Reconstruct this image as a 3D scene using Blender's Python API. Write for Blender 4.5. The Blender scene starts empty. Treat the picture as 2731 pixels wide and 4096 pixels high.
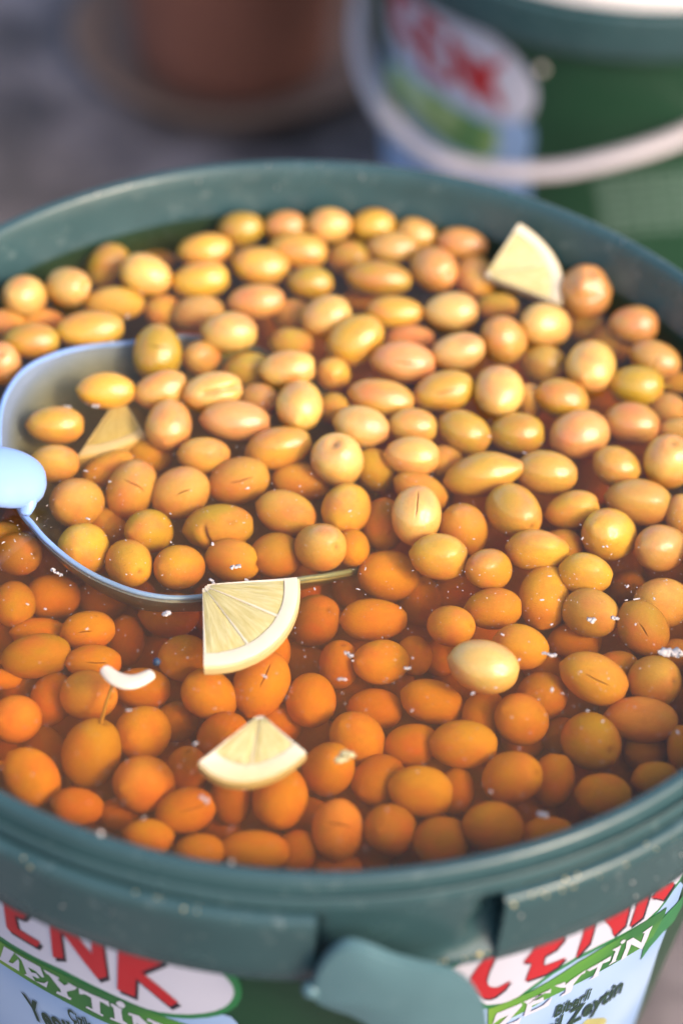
import bpy, bmesh, math, random
from math import sin, cos, pi, radians, sqrt, exp
from mathutils import Vector, Matrix, Euler

scene = bpy.context.scene
COL = scene.collection
random.seed(11)

# ------------------------------------------------------------------ camera
RIM_Z = 0.30            # height of the front bucket's rim above the ground
WATER = RIM_Z - 0.016   # brine level
cam_data = bpy.data.cameras.new('camera')
cam = bpy.data.objects.new('camera', cam_data)
COL.objects.link(cam)
cam.matrix_world = Matrix(((0.99868373, -0.05129138, 0.0, 0.00762365),
                           (0.03565105, 0.69415409, -0.71894305, -0.52278118),
                           (0.03687558, 0.71799672, 0.69506899, 0.78654829),
                           (0, 0, 0, 1)))
cam_data.sensor_fit = 'VERTICAL'
cam_data.sensor_height = 36.0
cam_data.lens = 85.56
cam_data.clip_start = 0.01
cam_data.clip_end = 500
cam_data.dof.use_dof = True
cam_data.dof.focus_distance = 0.705
cam_data.dof.aperture_fstop = 4.0
cam_data.dof.aperture_blades = 0
scene.camera = cam

# ------------------------------------------------------------------ sky, sun, exposure
SUN_EL, SUN_AZ = radians(36), radians(128)      # azimuth from +Y towards +X
world = bpy.data.worlds.new('World')
scene.world = world
world.use_nodes = True
wn = world.node_tree
bg = wn.nodes['Background']
sky = wn.nodes.new('ShaderNodeTexSky')
sky.sky_type = 'NISHITA'
sky.sun_disc = False
sky.sun_elevation = SUN_EL
sky.sun_rotation = SUN_AZ
sky.air_density = 1.0
sky.dust_density = 3.5
wn.links.new(sky.outputs['Color'], bg.inputs['Color'])
bg.inputs['Strength'].default_value = 0.15
sun_data = bpy.data.lights.new('sun', 'SUN')
sun = bpy.data.objects.new('sun', sun_data)
COL.objects.link(sun)
sun_data.energy = 1.0
sun_data.angle = radians(11)
sun_data.color = (1.0, 0.86, 0.66)
sd = Vector((sin(SUN_AZ) * cos(SUN_EL), cos(SUN_AZ) * cos(SUN_EL), sin(SUN_EL)))
sun.rotation_euler = sd.to_track_quat('Z', 'Y').to_euler()
sun.location = sd * 3
scene.view_settings.view_transform = 'Standard'
scene.view_settings.look = 'None'
scene.view_settings.exposure = 1.25
scene.view_settings.gamma = 1.0
scene.view_settings.use_curve_mapping = False
scene.cycles.use_denoising = True
scene.cycles.max_bounces = 10
scene.cycles.transparent_max_bounces = 12
scene.cycles.volume_bounces = 1

# ------------------------------------------------------------------ measured layout
# olives: x, y, z, half length, half width (0.01 mm), euler (mrad), colour, feature, layer, label
OLIVES = [
(-3130,13251,28300,806,620,1266,-1049,2012,'g','',0,'farther greenish oval olive left of the long mustard back olive'),
(-1628,13498,28300,746,559,-1386,-1446,-1700,'t','',0,'tan oval olive behind and left of the long mustard back olive'),
(-159,13456,28500,775,620,1474,-1213,1701,'c','',0,'cream oval olive behind and left of the long mustard back olive'),
(1342,13796,28300,779,623,-1473,1096,-1458,'y','',0,'yellow oval olive straight behind the long mustard back olive'),
(2794,13508,28300,715,559,1759,625,1533,'t','',0,'tan oval olive behind and left of the pinkish back olive'),
(4343,13038,28300,882,588,1757,-1175,1289,'k','',0,'pinkish long olive behind and right of the pinkish back olive'),
(-4239,11969,28300,950,613,-1426,679,-1313,'y','',0,'yellow long olive straight behind the waterline-ringed olive'),
(-1153,12225,28300,1014,614,-1617,-387,-1557,'y','',0,'nearer yellow long olive left of the long mustard back olive'),
(560,12454,27900,741,618,1510,877,1558,'g','',1,'half-hidden greenish oval olive behind and left of the long mustard back olive'),
(2045,12657,28300,894,586,1593,571,1549,'t','',0,'tan long olive straight behind the long mustard back olive'),
(3400,11641,28300,947,764,-1108,-481,-2786,'k','',0,'round pinkish orange olive left of the upright lemon wedge'),
(-2338,11308,28300,990,670,-1682,585,-1658,'y','',0,'farther yellow long olive left of the long mustard back olive'),
(1603,10984,28300,1124,608,1778,-1397,1325,'g','',0,'long mustard olive lying level at the back of the pile'),
(-642,10571,28300,757,575,-961,-1401,-2073,'g','',0,'nearer greenish oval olive left of the long mustard back olive'),
(-4266,10434,28300,967,635,1459,-197,1761,'y','',0,'yellow long olive behind and right of the waterline-ringed olive'),
(-6046,10334,28500,880,694,1752,472,1386,'c','',0,'cream oval olive behind and right of the long yellow left olive'),
(-7420,11395,27900,835,673,-520,1075,337,'g','',1,'half-hidden greenish oval olive straight behind the long yellow left olive'),
(-8476,9453,28500,824,658,-1139,-157,-2160,'c','d',0,'cream oval dimpled olive behind and left of the long yellow left olive'),
(-9824,8893,28500,840,685,-2197,443,-913,'c','',0,'cream round olive behind and left of the long yellow left olive'),
(-6977,9483,27900,993,572,-1602,-818,-1441,'o','',1,'nearer half-hidden orange long olive behind and right of the long yellow left olive'),
(-7569,7596,28300,1090,619,1532,-172,1748,'y','',0,"long bright yellow olive lying level above the ladle's left end"),
(-9384,6909,28300,908,586,1664,1072,1785,'g','',0,'greenish long olive left of the long yellow left olive'),
(-10382,8234,27821,670,536,-1621,-84,-1426,'k','',1,'half-hidden pinkish oval olive left of the long yellow left olive'),
(-10196,5736,28300,863,666,-419,-274,2836,'k','',0,'pinkish round olive in front and left of the long yellow left olive'),
(-5410,9481,27674,696,573,2122,-450,2099,'o','',1,'half-hidden orange round olive straight behind the waterline-ringed olive'),
(-4238,9143,27900,900,630,-1309,-1027,-1603,'t','',1,'half-hidden tan long olive behind and right of the waterline-ringed olive'),
(-2343,9479,28300,929,570,-1514,229,-1462,'k','',0,'pinkish long olive behind and left of the brightest yellow olive'),
(-3112,7626,28500,912,677,1634,368,1609,'c','',0,'cream oval olive straight behind the grooved cream olive'),
(-39,8678,28451,832,684,1204,-132,1954,'c','',0,'cream oval olive behind and left of the brightest yellow olive'),
(2143,9260,28300,957,568,1413,1242,1441,'y','',0,'yellow long olive straight in front of the long mustard back olive'),
(3975,9231,28500,896,627,-1026,-1445,-2111,'c','',0,'cream long olive straight in front of the pinkish back olive'),
(4808,11749,27900,911,737,-1847,367,-127,'o','',1,'half-hidden orange round olive right of the pinkish back olive'),
(5522,10315,27900,727,455,836,1456,826,'g','',1,'half-hidden greenish long olive in front and left of the upright lemon wedge'),
(8397,10784,28300,1044,882,-26,124,-1011,'k','T',0,'bulging tan olive with a torn cap, right of the upright lemon wedge'),
(7009,8743,28500,963,743,2319,796,2682,'c','',0,'cream oval olive in front and left of the torn-capped olive'),
(8521,10172,27380,638,486,-760,1432,-806,'g','',1,'half-hidden greenish oval olive straight in front of the torn-capped olive'),
(9921,9241,28300,823,658,-359,1492,-369,'t','',0,'tan oval olive in front and right of the torn-capped olive'),
(5678,8131,28300,920,740,-2731,-232,-692,'t','',0,'tan round olive straight behind the round ivory olive'),
(913,7739,28311,1003,796,-923,-672,-1548,'y','',0,'plump bright yellow olive with a sharp white highlight, top of the pile'),
(2470,6777,28300,1023,702,-1588,-706,-1600,'k','s',0,'pale pinkish olive with a short crack on top and a bright highlight'),
(4218,7216,28500,879,615,1029,1174,1178,'c','',0,'cream long olive right of the cracked pink olive'),
(6965,7492,27900,830,650,1072,-235,1116,'o','',1,'half-hidden orange oval olive behind and right of the round ivory olive'),
(8419,6864,28500,1024,803,1862,-149,2800,'c','',0,'cream round olive behind and left of the stub-stalked olive'),
(9256,9358,27324,729,604,-221,1373,-1130,'t','',1,'half-hidden tan round olive behind and left of the stub-stalked olive'),
(10561,7523,28300,883,618,-1799,-693,-1733,'t','x',0,'tan long cracked olive behind and right of the stub-stalked olive'),
(9865,6216,28300,873,669,-1346,-1025,-1819,'g','S',0,'greenish olive with a stub of stalk pointing right, near the right inner wall'),
(-1168,5940,28500,898,608,-1030,1398,-927,'c','d',0,'cream long dimpled olive straight behind the glossy cream olive'),
(247,6494,27900,710,585,2323,295,-2867,'y','',1,'half-hidden yellow round olive in front and left of the brightest yellow olive'),
(-1144,7890,27900,741,563,1543,568,1607,'g','',1,'half-hidden greenish oval olive left of the brightest yellow olive'),
(-2434,6496,27900,805,585,1559,205,1633,'g','',1,'half-hidden greenish oval olive behind and right of the grooved cream olive'),
(-3957,6974,27900,724,588,2437,703,-2991,'o','',1,'half-hidden orange round olive straight behind the grooved cream olive'),
(-5314,6610,28300,1017,788,-139,-970,-1420,'g','x',0,"greenish yellow olive ringed by the waterline, above the ladle's back edge"),
(2675,8413,27900,819,477,1506,574,1550,'k','',1,'half-hidden pinkish long olive straight behind the cracked pink olive'),
(-1221,9470,27776,701,542,765,-1171,2053,'o','',1,'half-hidden orange oval olive behind and left of the brightest yellow olive'),
(1069,11280,27100,693,369,1528,-132,1606,'o','',2,'half-hidden orange long olive in front and left of the long mustard back olive'),
(-6749,4712,28300,932,574,1876,1351,1943,'y','',0,'yellow long olive straight behind the lemon piece in the ladle'),
(-5063,4885,28300,891,603,-1274,570,-1082,'o','',0,'orange long olive straight in front of the waterline-ringed olive'),
(-3442,4723,28461,945,630,-1359,-721,-1497,'c','G',0,'cream olive with a long groove along its top, above the ladle'),
(-2044,5114,27850,741,578,1024,-124,975,'t','',1,'half-hidden tan round olive left of the glossy cream olive'),
(-706,4361,28425,919,742,1645,464,3114,'c','',0,"glossy round cream olive with a highlight low on its face, left of the pile's middle"),
(336,4977,27805,633,520,2314,194,-2959,'y','',1,'half-hidden yellow round olive right of the glossy cream olive'),
(1820,5049,28262,1079,633,-1663,430,-1701,'o','',0,'orange long olive in front and left of the cracked pink olive'),
(3768,5469,28300,982,664,-1224,-716,-1623,'y','s',0,'yellow long slit olive in front and right of the cracked pink olive'),
(5492,5416,28500,957,778,1807,-320,3035,'c','',0,"smooth round ivory olive, palest of the pile's right half"),
(6517,5795,27836,664,524,-18,199,-2131,'o','',1,'half-hidden orange round olive right of the round ivory olive'),
(7500,5455,28258,848,665,1919,506,1703,'g','',0,'greenish oval olive behind and left of the rosy-shouldered olive'),
(10867,5719,27795,713,553,-976,-236,-2468,'t','',1,'half-hidden tan oval olive in front and right of the stub-stalked olive'),
(9670,4647,28120,890,660,-1593,842,-1756,'t','',0,'tan oval olive straight in front of the stub-stalked olive'),
(8021,4030,28050,979,814,-1486,-601,-1137,'k','',0,'glossy olive with a rosy shoulder and bright highlight, right of centre'),
(10662,2731,28295,986,788,-107,-126,2452,'c','',0,'cream round olive straight in front of the stub-stalked olive'),
(9109,2659,28070,761,620,-2198,1098,-2550,'y','d',0,'yellow oval dimpled olive in front and right of the rosy-shouldered olive'),
(6054,3967,28062,885,656,1325,-1214,1784,'g','',0,'greenish oval olive straight in front of the round ivory olive'),
(4428,3878,28068,884,656,-1938,389,-2103,'g','',0,'greenish oval olive straight behind the long pointed olive'),
(2841,3983,28100,785,571,1592,-1164,1507,'o','',0,'orange oval olive behind and right of the mustard green olive'),
(1245,3638,28300,894,653,-1666,-416,-1620,'c','',0,'cream oval olive behind and right of the dimpled cream olive'),
(-2671,3794,28143,1110,655,-1602,-25,-1537,'k','',0,'pinkish long olive in front and right of the grooved cream olive'),
(-4699,3491,28112,927,738,-1610,540,-45,'t','',0,'tan round olive in front and left of the grooved cream olive'),
(-8180,3189,28107,906,595,-1612,78,-1452,'y','',0,'yellow long olive left of the lemon piece in the ladle'),
(-1265,2840,27980,1045,650,-1348,468,-1247,'y','',0,'yellow long olive in front and left of the glossy cream olive'),
(-3535,2361,27935,830,591,1636,62,1593,'o','',0,'orange long olive straight in front of the grooved cream olive'),
(562,2251,28105,953,800,-240,43,2750,'c','d',0,'cream olive facing up with a round dimple in its middle'),
(2820,2608,28133,873,619,1526,-1163,1591,'c','',0,'cream long olive behind and right of the mustard green olive'),
(1743,2621,27442,760,623,2594,-443,732,'g','p',1,'small mustard green olive with a pointed tip, tucked below the dimpled cream olive'),
(3858,3023,27547,693,540,-2159,395,-1051,'t','',1,'half-hidden tan round olive left of the long pointed olive'),
(4962,2044,28025,1149,673,1340,-169,1750,'y','p',0,'longest yellow olive, narrowing to a pointed right tip'),
(6935,2276,28038,983,702,-1506,-1091,-1713,'o','',0,'orange long olive in front and left of the rosy-shouldered olive'),
(9730,1343,27894,1045,697,1584,1024,1410,'t','',0,'tan long olive in front and right of the rosy-shouldered olive'),
(5949,619,27900,1010,803,-379,1348,-1403,'y','',0,'yellow oval olive in front and right of the long pointed olive'),
(7728,808,27900,832,582,1312,-223,1746,'y','d',0,'yellow long dimpled olive straight in front of the rosy-shouldered olive'),
(8765,-166,27900,1019,796,2691,693,3125,'y','',0,'yellow round olive straight in front of the rosy-shouldered olive'),
(3135,1727,27500,899,562,-1918,734,-2102,'o','',1,'half-hidden orange long olive straight behind the upright-slit olive'),
(2991,6,28100,904,741,15,-990,-1618,'c','s',0,'pale cream olive with a long upright slit down its face'),
(-2417,1652,27600,953,729,-1246,-757,-1512,'o','s',0,'orange oval slit olive straight behind the split-open olive'),
(-4093,1006,27600,945,794,-1403,-839,-1123,'t','s',0,'tan round slit olive right of the dark-slit ladle olive'),
(-5616,1027,27600,956,752,-575,-927,-1308,'o','x',0,'orange olive crossed by a short dark slit, inside the ladle'),
(-6426,2032,27455,873,507,-1232,-300,-1224,'y','',1,'half-hidden yellow long olive behind and left of the dark-slit ladle olive'),
(-5254,3042,27187,713,542,-1587,90,-1479,'y','',1,'half-hidden yellow oval olive behind and right of the dark-slit ladle olive'),
(-8038,1700,27888,783,587,-1481,-1336,-1477,'o','',0,'orange oval olive behind and right of the ladle handle'),
(-7190,337,27600,906,747,3058,-1026,849,'t','',0,'tan round olive left of the dark-slit ladle olive'),
(-542,2158,27200,919,622,1763,1163,1700,'o','',1,'half-hidden orange long olive in front and left of the dimpled cream olive'),
(-885,330,27600,941,664,1833,-514,1245,'o','',0,'orange long olive right of the split-open olive'),
(903,548,27700,891,748,1759,-496,2767,'y','',0,'yellow round olive in front and left of the mustard green olive'),
(-4939,-716,27600,858,671,2866,1002,-2730,'g','',0,'greenish oval olive straight in front of the dark-slit ladle olive'),
(-2886,-335,27519,1046,715,-1481,-776,-1501,'g','B',0,'split yellow-green olive with a curled flap of flesh, inside the ladle'),
(-6327,228,26665,780,628,-2824,742,-983,'o','',1,'half-hidden orange round olive in front and left of the dark-slit ladle olive'),
(-6778,-1587,27600,921,760,2904,-783,1658,'y','',0,'yellow round olive in front and left of the dark-slit ladle olive'),
(-5373,-2120,27600,904,702,-1103,188,-2566,'d','',0,'deep orange round olive straight in front of the dark-slit ladle olive'),
(-3895,-2158,27600,861,675,2284,-647,1810,'d','',0,'deep orange oval olive in front and left of the split-open olive'),
(-2402,-1480,27318,832,641,-1322,-1170,-2066,'y','d',0,'yellow oval dimpled olive straight in front of the split-open olive'),
(-1106,-1016,27167,878,686,2669,921,-2950,'b','',1,'half-hidden brownish orange round olive in front and right of the split-open olive'),
(157,-1109,27700,908,722,528,-818,1716,'o','',0,'orange round olive straight in front of the dimpled cream olive'),
(1129,-674,27300,699,550,-2356,1045,-696,'d','',1,'half-hidden deep orange round olive in front and left of the upright-slit olive'),
(2048,546,27140,819,669,-270,-1045,-1210,'b','',1,'half-hidden brownish orange oval olive left of the upright-slit olive'),
(4467,131,27500,956,746,2778,243,2638,'d','',1,'half-hidden deep orange round olive behind and right of the pit-hole olive'),
(3704,-1472,27900,867,678,1612,-608,1456,'y','d',0,'deep yellow olive with a dark pit hole facing down right'),
(5142,-1892,27900,761,621,-2466,-1011,-221,'d','',0,'deep orange oval olive right of the pit-hole olive'),
(6636,-962,27895,954,627,1542,-859,1498,'y','',0,'yellow long olive right of the pit-hole olive'),
(8026,-1843,27897,810,621,1661,-548,1304,'y','',0,'yellow oval olive straight behind the amber slit olive'),
(6872,-2180,27147,1006,786,-1054,-725,-483,'y','',0,'yellow oval olive behind and right of the pale lone olive'),
(10277,-610,27900,847,711,-1995,47,-1050,'t','',0,'tan round olive in front and right of the rosy-shouldered olive'),
(7421,-233,27373,663,552,2233,936,2607,'b','',1,'half-hidden brownish orange round olive in front and right of the long pointed olive'),
(8158,-3004,27455,919,724,-769,-1197,-2871,'t','',0,'tan oval olive straight behind the amber slit olive'),
(10343,-2330,27300,913,757,-1929,-353,-833,'c','',0,'cream round olive behind and right of the amber slit olive'),
(10981,857,27901,638,472,-760,146,225,'t','',0,'tan oval olive in front and right of the rosy-shouldered olive'),
(2269,-1074,26600,956,785,2264,842,2481,'y','',0,'yellow oval olive in front and left of the pit-hole olive'),
(1873,-2936,26600,1001,649,-897,-1496,-2217,'d','',0,'deep orange long olive in front and left of the pit-hole olive'),
(3263,-1020,25486,863,669,9,88,796,'d','',1,'half-hidden deep orange oval olive straight in front of the pit-hole olive'),
(4093,-3780,27400,739,612,-1057,-437,-2222,'d','',0,'deep orange oval olive behind and left of the pale lone olive'),
(5339,-2976,27400,832,617,-1485,301,-1553,'d','',0,'deep orange oval olive straight behind the pale lone olive'),
(9653,-3571,27465,923,720,-2483,-628,-1548,'b','s',0,'brownish orange round slit olive behind and right of the amber slit olive'),
(6102,-4464,27400,819,661,1698,-240,1296,'d','',0,'deep orange oval olive behind and right of the pale lone olive'),
(7827,-3102,26323,812,569,-1386,952,-1449,'d','',1,'half-hidden deep orange long olive behind and left of the amber slit olive'),
(4973,-5958,28100,1008,775,1674,601,1446,'c','',0,'large pale cream olive breaking the surface among deep orange ones, right of centre'),
(8155,-5536,27400,1006,719,-1823,-825,-1728,'y','s',0,'large amber yellow olive with a slanting slit, right of the pale lone olive'),
(8939,-4597,27000,609,424,-1445,299,-1574,'b','',1,'half-hidden brownish orange long olive behind and right of the amber slit olive'),
(9936,-5369,27222,894,747,-764,-478,-2798,'t','',0,'tan round olive right of the amber slit olive'),
(10651,-3915,26740,692,535,-604,-357,-2620,'k','',1,'half-hidden pinkish oval olive right of the amber slit olive'),
(6793,-5452,26475,859,713,2265,550,2665,'b','',1,'half-hidden brownish orange round olive left of the amber slit olive'),
(9550,-6493,26839,1041,651,-1429,1138,-1566,'k','',0,'pinkish long olive behind and right of the dull brown olive'),
(8115,-7243,26600,1005,802,-906,625,-2144,'g','',0,'dull olive-brown olive with a faint dark spot, at the front right'),
(6117,-6692,26800,899,727,2800,-686,876,'d','',0,'deep orange round olive in front and right of the pale lone olive'),
(5103,-6215,26400,771,603,1467,114,2849,'r','',1,'half-hidden red-orange oval olive straight in front of the pale lone olive'),
(4502,-7582,26619,980,696,1535,-621,1542,'y','',0,'yellow long olive straight in front of the pale lone olive'),
(5870,-8693,26600,930,765,534,-656,2006,'d','',0,'deep orange oval olive in front and left of the dull brown olive'),
(7055,-8361,26200,771,616,602,671,2245,'r','',1,'half-hidden red-orange oval olive in front and left of the dull brown olive'),
(8379,-9149,26600,799,634,-1518,102,-1678,'d','',0,'deep orange oval olive straight in front of the dull brown olive'),
(10630,-7282,26600,673,388,433,-777,-2086,'d','',0,'deep orange long olive right of the dull brown olive'),
(9840,-8430,26600,665,486,-1228,851,-1245,'y','',0,'yellow oval olive in front and right of the dull brown olive'),
(9738,-6892,25843,735,576,2056,-131,2026,'b','',1,'half-hidden brownish orange oval olive right of the dull brown olive'),
(2131,-4602,26600,878,678,2560,1066,2982,'y','',0,'yellow oval olive left of the pale lone olive'),
(3093,-3884,26152,680,538,-1571,476,15,'d','',1,'half-hidden deep orange oval olive left of the pale lone olive'),
(915,-4424,26200,775,615,141,157,1822,'r','',1,'half-hidden red-orange oval olive right of the orange slit olive'),
(130,-2734,26200,935,735,176,-513,2323,'b','',1,"half-hidden brownish orange round olive right of the lemon wedge by the ladle's edge"),
(-237,-504,25400,701,504,-234,773,1314,'r','',2,"half-hidden red-orange oval olive behind and right of the lemon wedge by the ladle's edge"),
(-1275,-5699,26600,1002,815,-508,-1059,-1353,'d','s',0,"deep orange olive with an upright dark slit, below the lemon wedge at the ladle's edge"),
(153,-5829,26200,918,725,1831,-29,3020,'d','',0,'deep orange round olive right of the orange slit olive'),
(2008,-5733,25800,835,636,1583,484,1538,'d','',1,'half-hidden deep orange oval olive behind and right of the pale pulp crumb'),
(3644,-5851,26400,947,658,1912,1129,1656,'d','',0,'deep orange long olive in front and left of the pale lone olive'),
(1559,-7212,26200,947,754,-2508,-7,-1349,'y','',0,'yellow oval olive behind and right of the pale pulp crumb'),
(3083,-7278,26113,806,598,-1448,356,-1444,'d','',0,'deep orange oval olive right of the pale pulp crumb'),
(778,-8352,26200,958,745,465,0,646,'y','',0,'yellow round olive in front and left of the pale pulp crumb'),
(2197,-8389,25845,884,696,1885,676,2698,'b','',0,'brownish orange oval olive in front and right of the pale pulp crumb'),
(3342,-9061,26276,930,726,1643,126,1433,'y','',0,'yellow oval olive in front and right of the pale pulp crumb'),
(4345,-8567,25737,695,541,806,423,2493,'d','',1,'half-hidden deep orange oval olive right of the pale pulp crumb'),
(1124,-10493,26200,895,728,-16,-1075,-1575,'k','x',0,'orange olive banded by a crosswise crack near the front rim'),
(2529,-10432,26200,908,729,2686,-656,1677,'b','',0,'brownish orange round olive right of the crack-banded olive'),
(3962,-10699,26180,860,702,1879,-680,1797,'b','',0,'brownish orange oval olive right of the crack-banded olive'),
(5321,-10496,26604,884,712,2461,-1057,931,'r','',0,'red-orange oval olive in front and left of the dull brown olive'),
(6788,-10306,26200,755,503,1252,-848,1937,'d','',1,'half-hidden deep orange long olive in front and left of the dull brown olive'),
(-503,-9484,26200,971,787,-1838,-1274,205,'d','',0,'deep orange round olive in front and right of the front lemon wedge'),
(-1865,-9247,25800,766,613,586,714,2316,'b','',1,'half-hidden brownish orange oval olive in front and left of the front lemon wedge'),
(-1114,-11277,26117,972,548,1605,-208,1566,'y','',0,'yellow long olive left of the rim-cut olive'),
(26,-10918,25657,723,578,-1752,-119,-301,'b','',1,'half-hidden brownish orange oval olive behind and left of the rim-cut olive'),
(1157,-11084,25232,706,454,1410,1347,1450,'k','',1,'orange olive cut off by the front rim, nearest the camera'),
(-2575,-11494,26218,695,497,1596,1239,1666,'d','',0,'deep orange long olive in front and right of the big peach olive'),
(-3969,-11079,26200,748,499,1714,398,1572,'y','d',0,'yellow long dimpled olive straight in front of the big peach olive'),
(-3100,-10116,26200,832,630,-1277,-892,-1479,'d','s',0,'deep orange oval slit olive in front and right of the big peach olive'),
(-4913,-9590,25211,704,512,-1617,783,-1512,'r','',1,'half-hidden red-orange oval olive in front and left of the big peach olive'),
(-6050,-10157,26200,731,529,1710,-264,1528,'r','',0,'red-orange oval olive straight in front of the long-stalked olive'),
(-7436,-9222,26211,891,738,2593,-923,41,'y','d',0,'yellow oval dimpled olive in front and left of the long-stalked olive'),
(-4316,-9271,26200,991,814,-2207,432,-1031,'k','',0,'big peach-brown round olive near the front left rim'),
(-5874,-8273,26200,1012,823,371,-460,-2816,'g','L',0,'greenish olive with a long thin stalk reaching up toward the garlic crescent'),
(-4495,-7378,26200,996,779,2547,-737,1971,'y','',0,'yellow round olive straight behind the big peach olive'),
(-3672,-6277,25467,751,608,2260,230,2578,'b','',1,'half-hidden brownish orange round olive in front and right of the garlic crescent'),
(-8098,-7134,26200,846,702,2436,-555,1914,'k','',0,'pinkish round olive straight in front of the two-toned olive'),
(-6122,-6448,26600,930,731,961,-631,1441,'t','',0,'tan oval olive in front and left of the garlic crescent'),
(-7268,-5982,25800,845,661,-1134,-863,-543,'r','',1,'half-hidden red-orange oval olive straight in front of the two-toned olive'),
(-4674,-5742,26200,818,607,1595,-59,1659,'d','',1,'half-hidden deep orange oval olive in front and right of the garlic crescent'),
(-6135,-5193,26600,806,529,-1627,-830,-1425,'d','s',0,'deep orange long slit olive behind and left of the garlic crescent'),
(-7784,-5053,26600,1033,649,1458,973,1725,'g','',0,'large olive half greenish half orange, at the left edge below the ladle'),
(-8705,-3031,26600,806,649,-1782,-228,189,'g','',0,'greenish round olive straight behind the two-toned olive'),
(-6395,-3975,26600,830,602,-1487,-817,-1424,'d','s',0,'deep orange oval slit olive behind and right of the two-toned olive'),
(-7905,-3741,26200,835,431,-1647,791,-1505,'d','',1,'half-hidden deep orange long olive straight behind the two-toned olive'),
(-7677,-2260,26154,845,711,2174,-882,1534,'r','',1,'half-hidden red-orange oval olive straight behind the two-toned olive'),
(-6257,-1432,25400,833,639,-1604,56,-1470,'r','',2,'farther half-hidden red-orange oval olive straight behind the garlic crescent'),
(-4154,-2770,26200,898,707,1593,887,1672,'r','',1,"half-hidden red-orange oval olive left of the lemon wedge by the ladle's edge"),
(-3529,-4842,26600,890,690,2174,-119,2231,'d','',0,'deep orange oval olive right of the garlic crescent'),
(-2709,-6214,26600,932,733,-3135,766,-2904,'d','',0,'deep orange oval olive left of the orange slit olive'),
(-5425,-3172,25400,792,573,55,828,1597,'r','',2,'nearer half-hidden red-orange oval olive straight behind the garlic crescent'),
(-2253,-7388,26200,808,675,1370,78,2133,'r','',0,'red-orange oval olive behind and left of the front lemon wedge'),
(-1110,-4100,26200,752,617,-808,-251,-399,'d','',1,'half-hidden deep orange oval olive straight behind the orange slit olive'),
(-730,-6133,25435,740,609,-1975,-604,-963,'d','',1,'half-hidden deep orange oval olive behind and right of the front lemon wedge'),
(-8738,-1548,27200,787,654,876,634,540,'b','',1,'half-hidden brownish orange round olive straight in front of the ladle handle'),
(-9362,-773,27191,618,385,-1311,-1333,1452,'t','',1,'half-hidden tan long olive straight in front of the ladle handle'),
(-8764,-5620,26162,595,317,-1411,-1144,1553,'d','',1,'half-hidden deep orange long olive in front and left of the two-toned olive'),
(-8357,-8872,26150,575,179,-1497,354,1721,'y','',0,'yellow long olive left of the long-stalked olive'),
(-3184,-8392,25800,791,619,64,-148,-1977,'b','',1,'half-hidden brownish orange oval olive right of the big peach olive'),
(-9327,8753,27608,779,419,-1615,-380,-1424,'k','',1,'half-hidden pinkish long olive left of the long yellow left olive'),
(-6061,12848,27100,813,344,1593,-1045,1649,'o','',2,'farther half-hidden orange long olive behind and right of the long yellow left olive'),
(11207,4536,28088,717,344,1700,-11,-1640,'t','',0,'tan long olive in front and right of the stub-stalked olive'),
(11450,7133,27739,649,354,1777,-901,-1803,'y','',1,'half-hidden yellow long olive right of the stub-stalked olive'),
(6310,-6255,25400,745,582,-2249,-667,-535,'r','',2,'half-hidden red-orange oval olive left of the dull brown olive'),
(8938,-9193,25400,590,436,1443,-228,1565,'r','',2,'half-hidden red-orange oval olive straight in front of the dull brown olive'),
(7423,-6187,25600,693,555,2141,7,2226,'b','',2,'half-hidden brownish orange round olive left of the dull brown olive'),
(-1990,-2181,25400,774,634,-1993,-593,-907,'r','',2,"half-hidden red-orange oval olive straight in front of the lemon wedge by the ladle's edge"),
(9502,-677,26200,704,555,2477,452,-2801,'b','',2,'half-hidden brownish orange round olive straight behind the amber slit olive'),
(3883,-3513,25751,695,542,-1816,464,-118,'b','',2,'half-hidden brownish orange round olive left of the pale lone olive'),
(-1080,-7436,25400,747,620,1445,-1138,-3057,'u','',3,'dim deep olive seen in front and right of the front lemon wedge'),
(-2321,-3832,25400,899,643,1386,1021,1582,'u','',3,'dim deep olive seen behind and left of the orange slit olive'),
(-997,-408,24533,939,670,-591,685,1292,'u','',3,"nearer dim deep olive seen behind and right of the lemon wedge by the ladle's edge"),
(4383,-313,25142,869,667,-1655,932,1485,'u','',3,'dim deep olive seen straight in front of the pit-hole olive'),
(1221,-344,25400,807,665,-762,-276,-184,'u','',3,'dim deep olive seen left of the pit-hole olive'),
(164,-5851,24485,816,635,-883,259,-214,'u','',3,'dim deep olive seen behind and left of the pale pulp crumb'),
(8833,4889,25400,877,699,1441,-507,-3004,'u','',3,'dim deep olive seen straight in front of the rosy-shouldered olive'),
(-68,-3259,24867,875,650,1199,-737,-1609,'u','',3,'nearer dim deep olive seen behind and right of the orange slit olive'),
(-3061,-1513,25226,797,659,1311,667,3047,'u','',3,"nearer dim deep olive seen left of the lemon wedge by the ladle's edge"),
(-8149,29,25400,847,668,1631,798,-2967,'u','',3,'farther dim deep olive seen straight in front of the ladle handle'),
(-7335,-7204,24938,853,624,-243,-920,-541,'u','',3,'nearer dim deep olive seen left of the long-stalked olive'),
(-9107,1644,25400,867,678,1659,370,2844,'u','',3,'nearer dim deep olive seen straight in front of the ladle handle'),
(-2178,-9406,24546,750,612,-872,261,302,'u','',3,'dim deep olive seen in front and right of the big peach olive'),
(-4849,-2890,24332,879,655,-1249,892,-981,'u','',3,'dim deep olive seen behind and right of the garlic crescent'),
(6573,-8595,25025,779,614,-1270,769,1383,'u','',3,'nearer dim deep olive seen in front and left of the dull brown olive'),
(7788,-4852,25400,801,636,1686,-870,1696,'u','',3,'dim deep olive seen in front and left of the amber slit olive'),
(2097,-10212,24827,761,605,30,-154,-2754,'u','',3,'dim deep olive seen behind and right of the rim-cut olive'),
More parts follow.
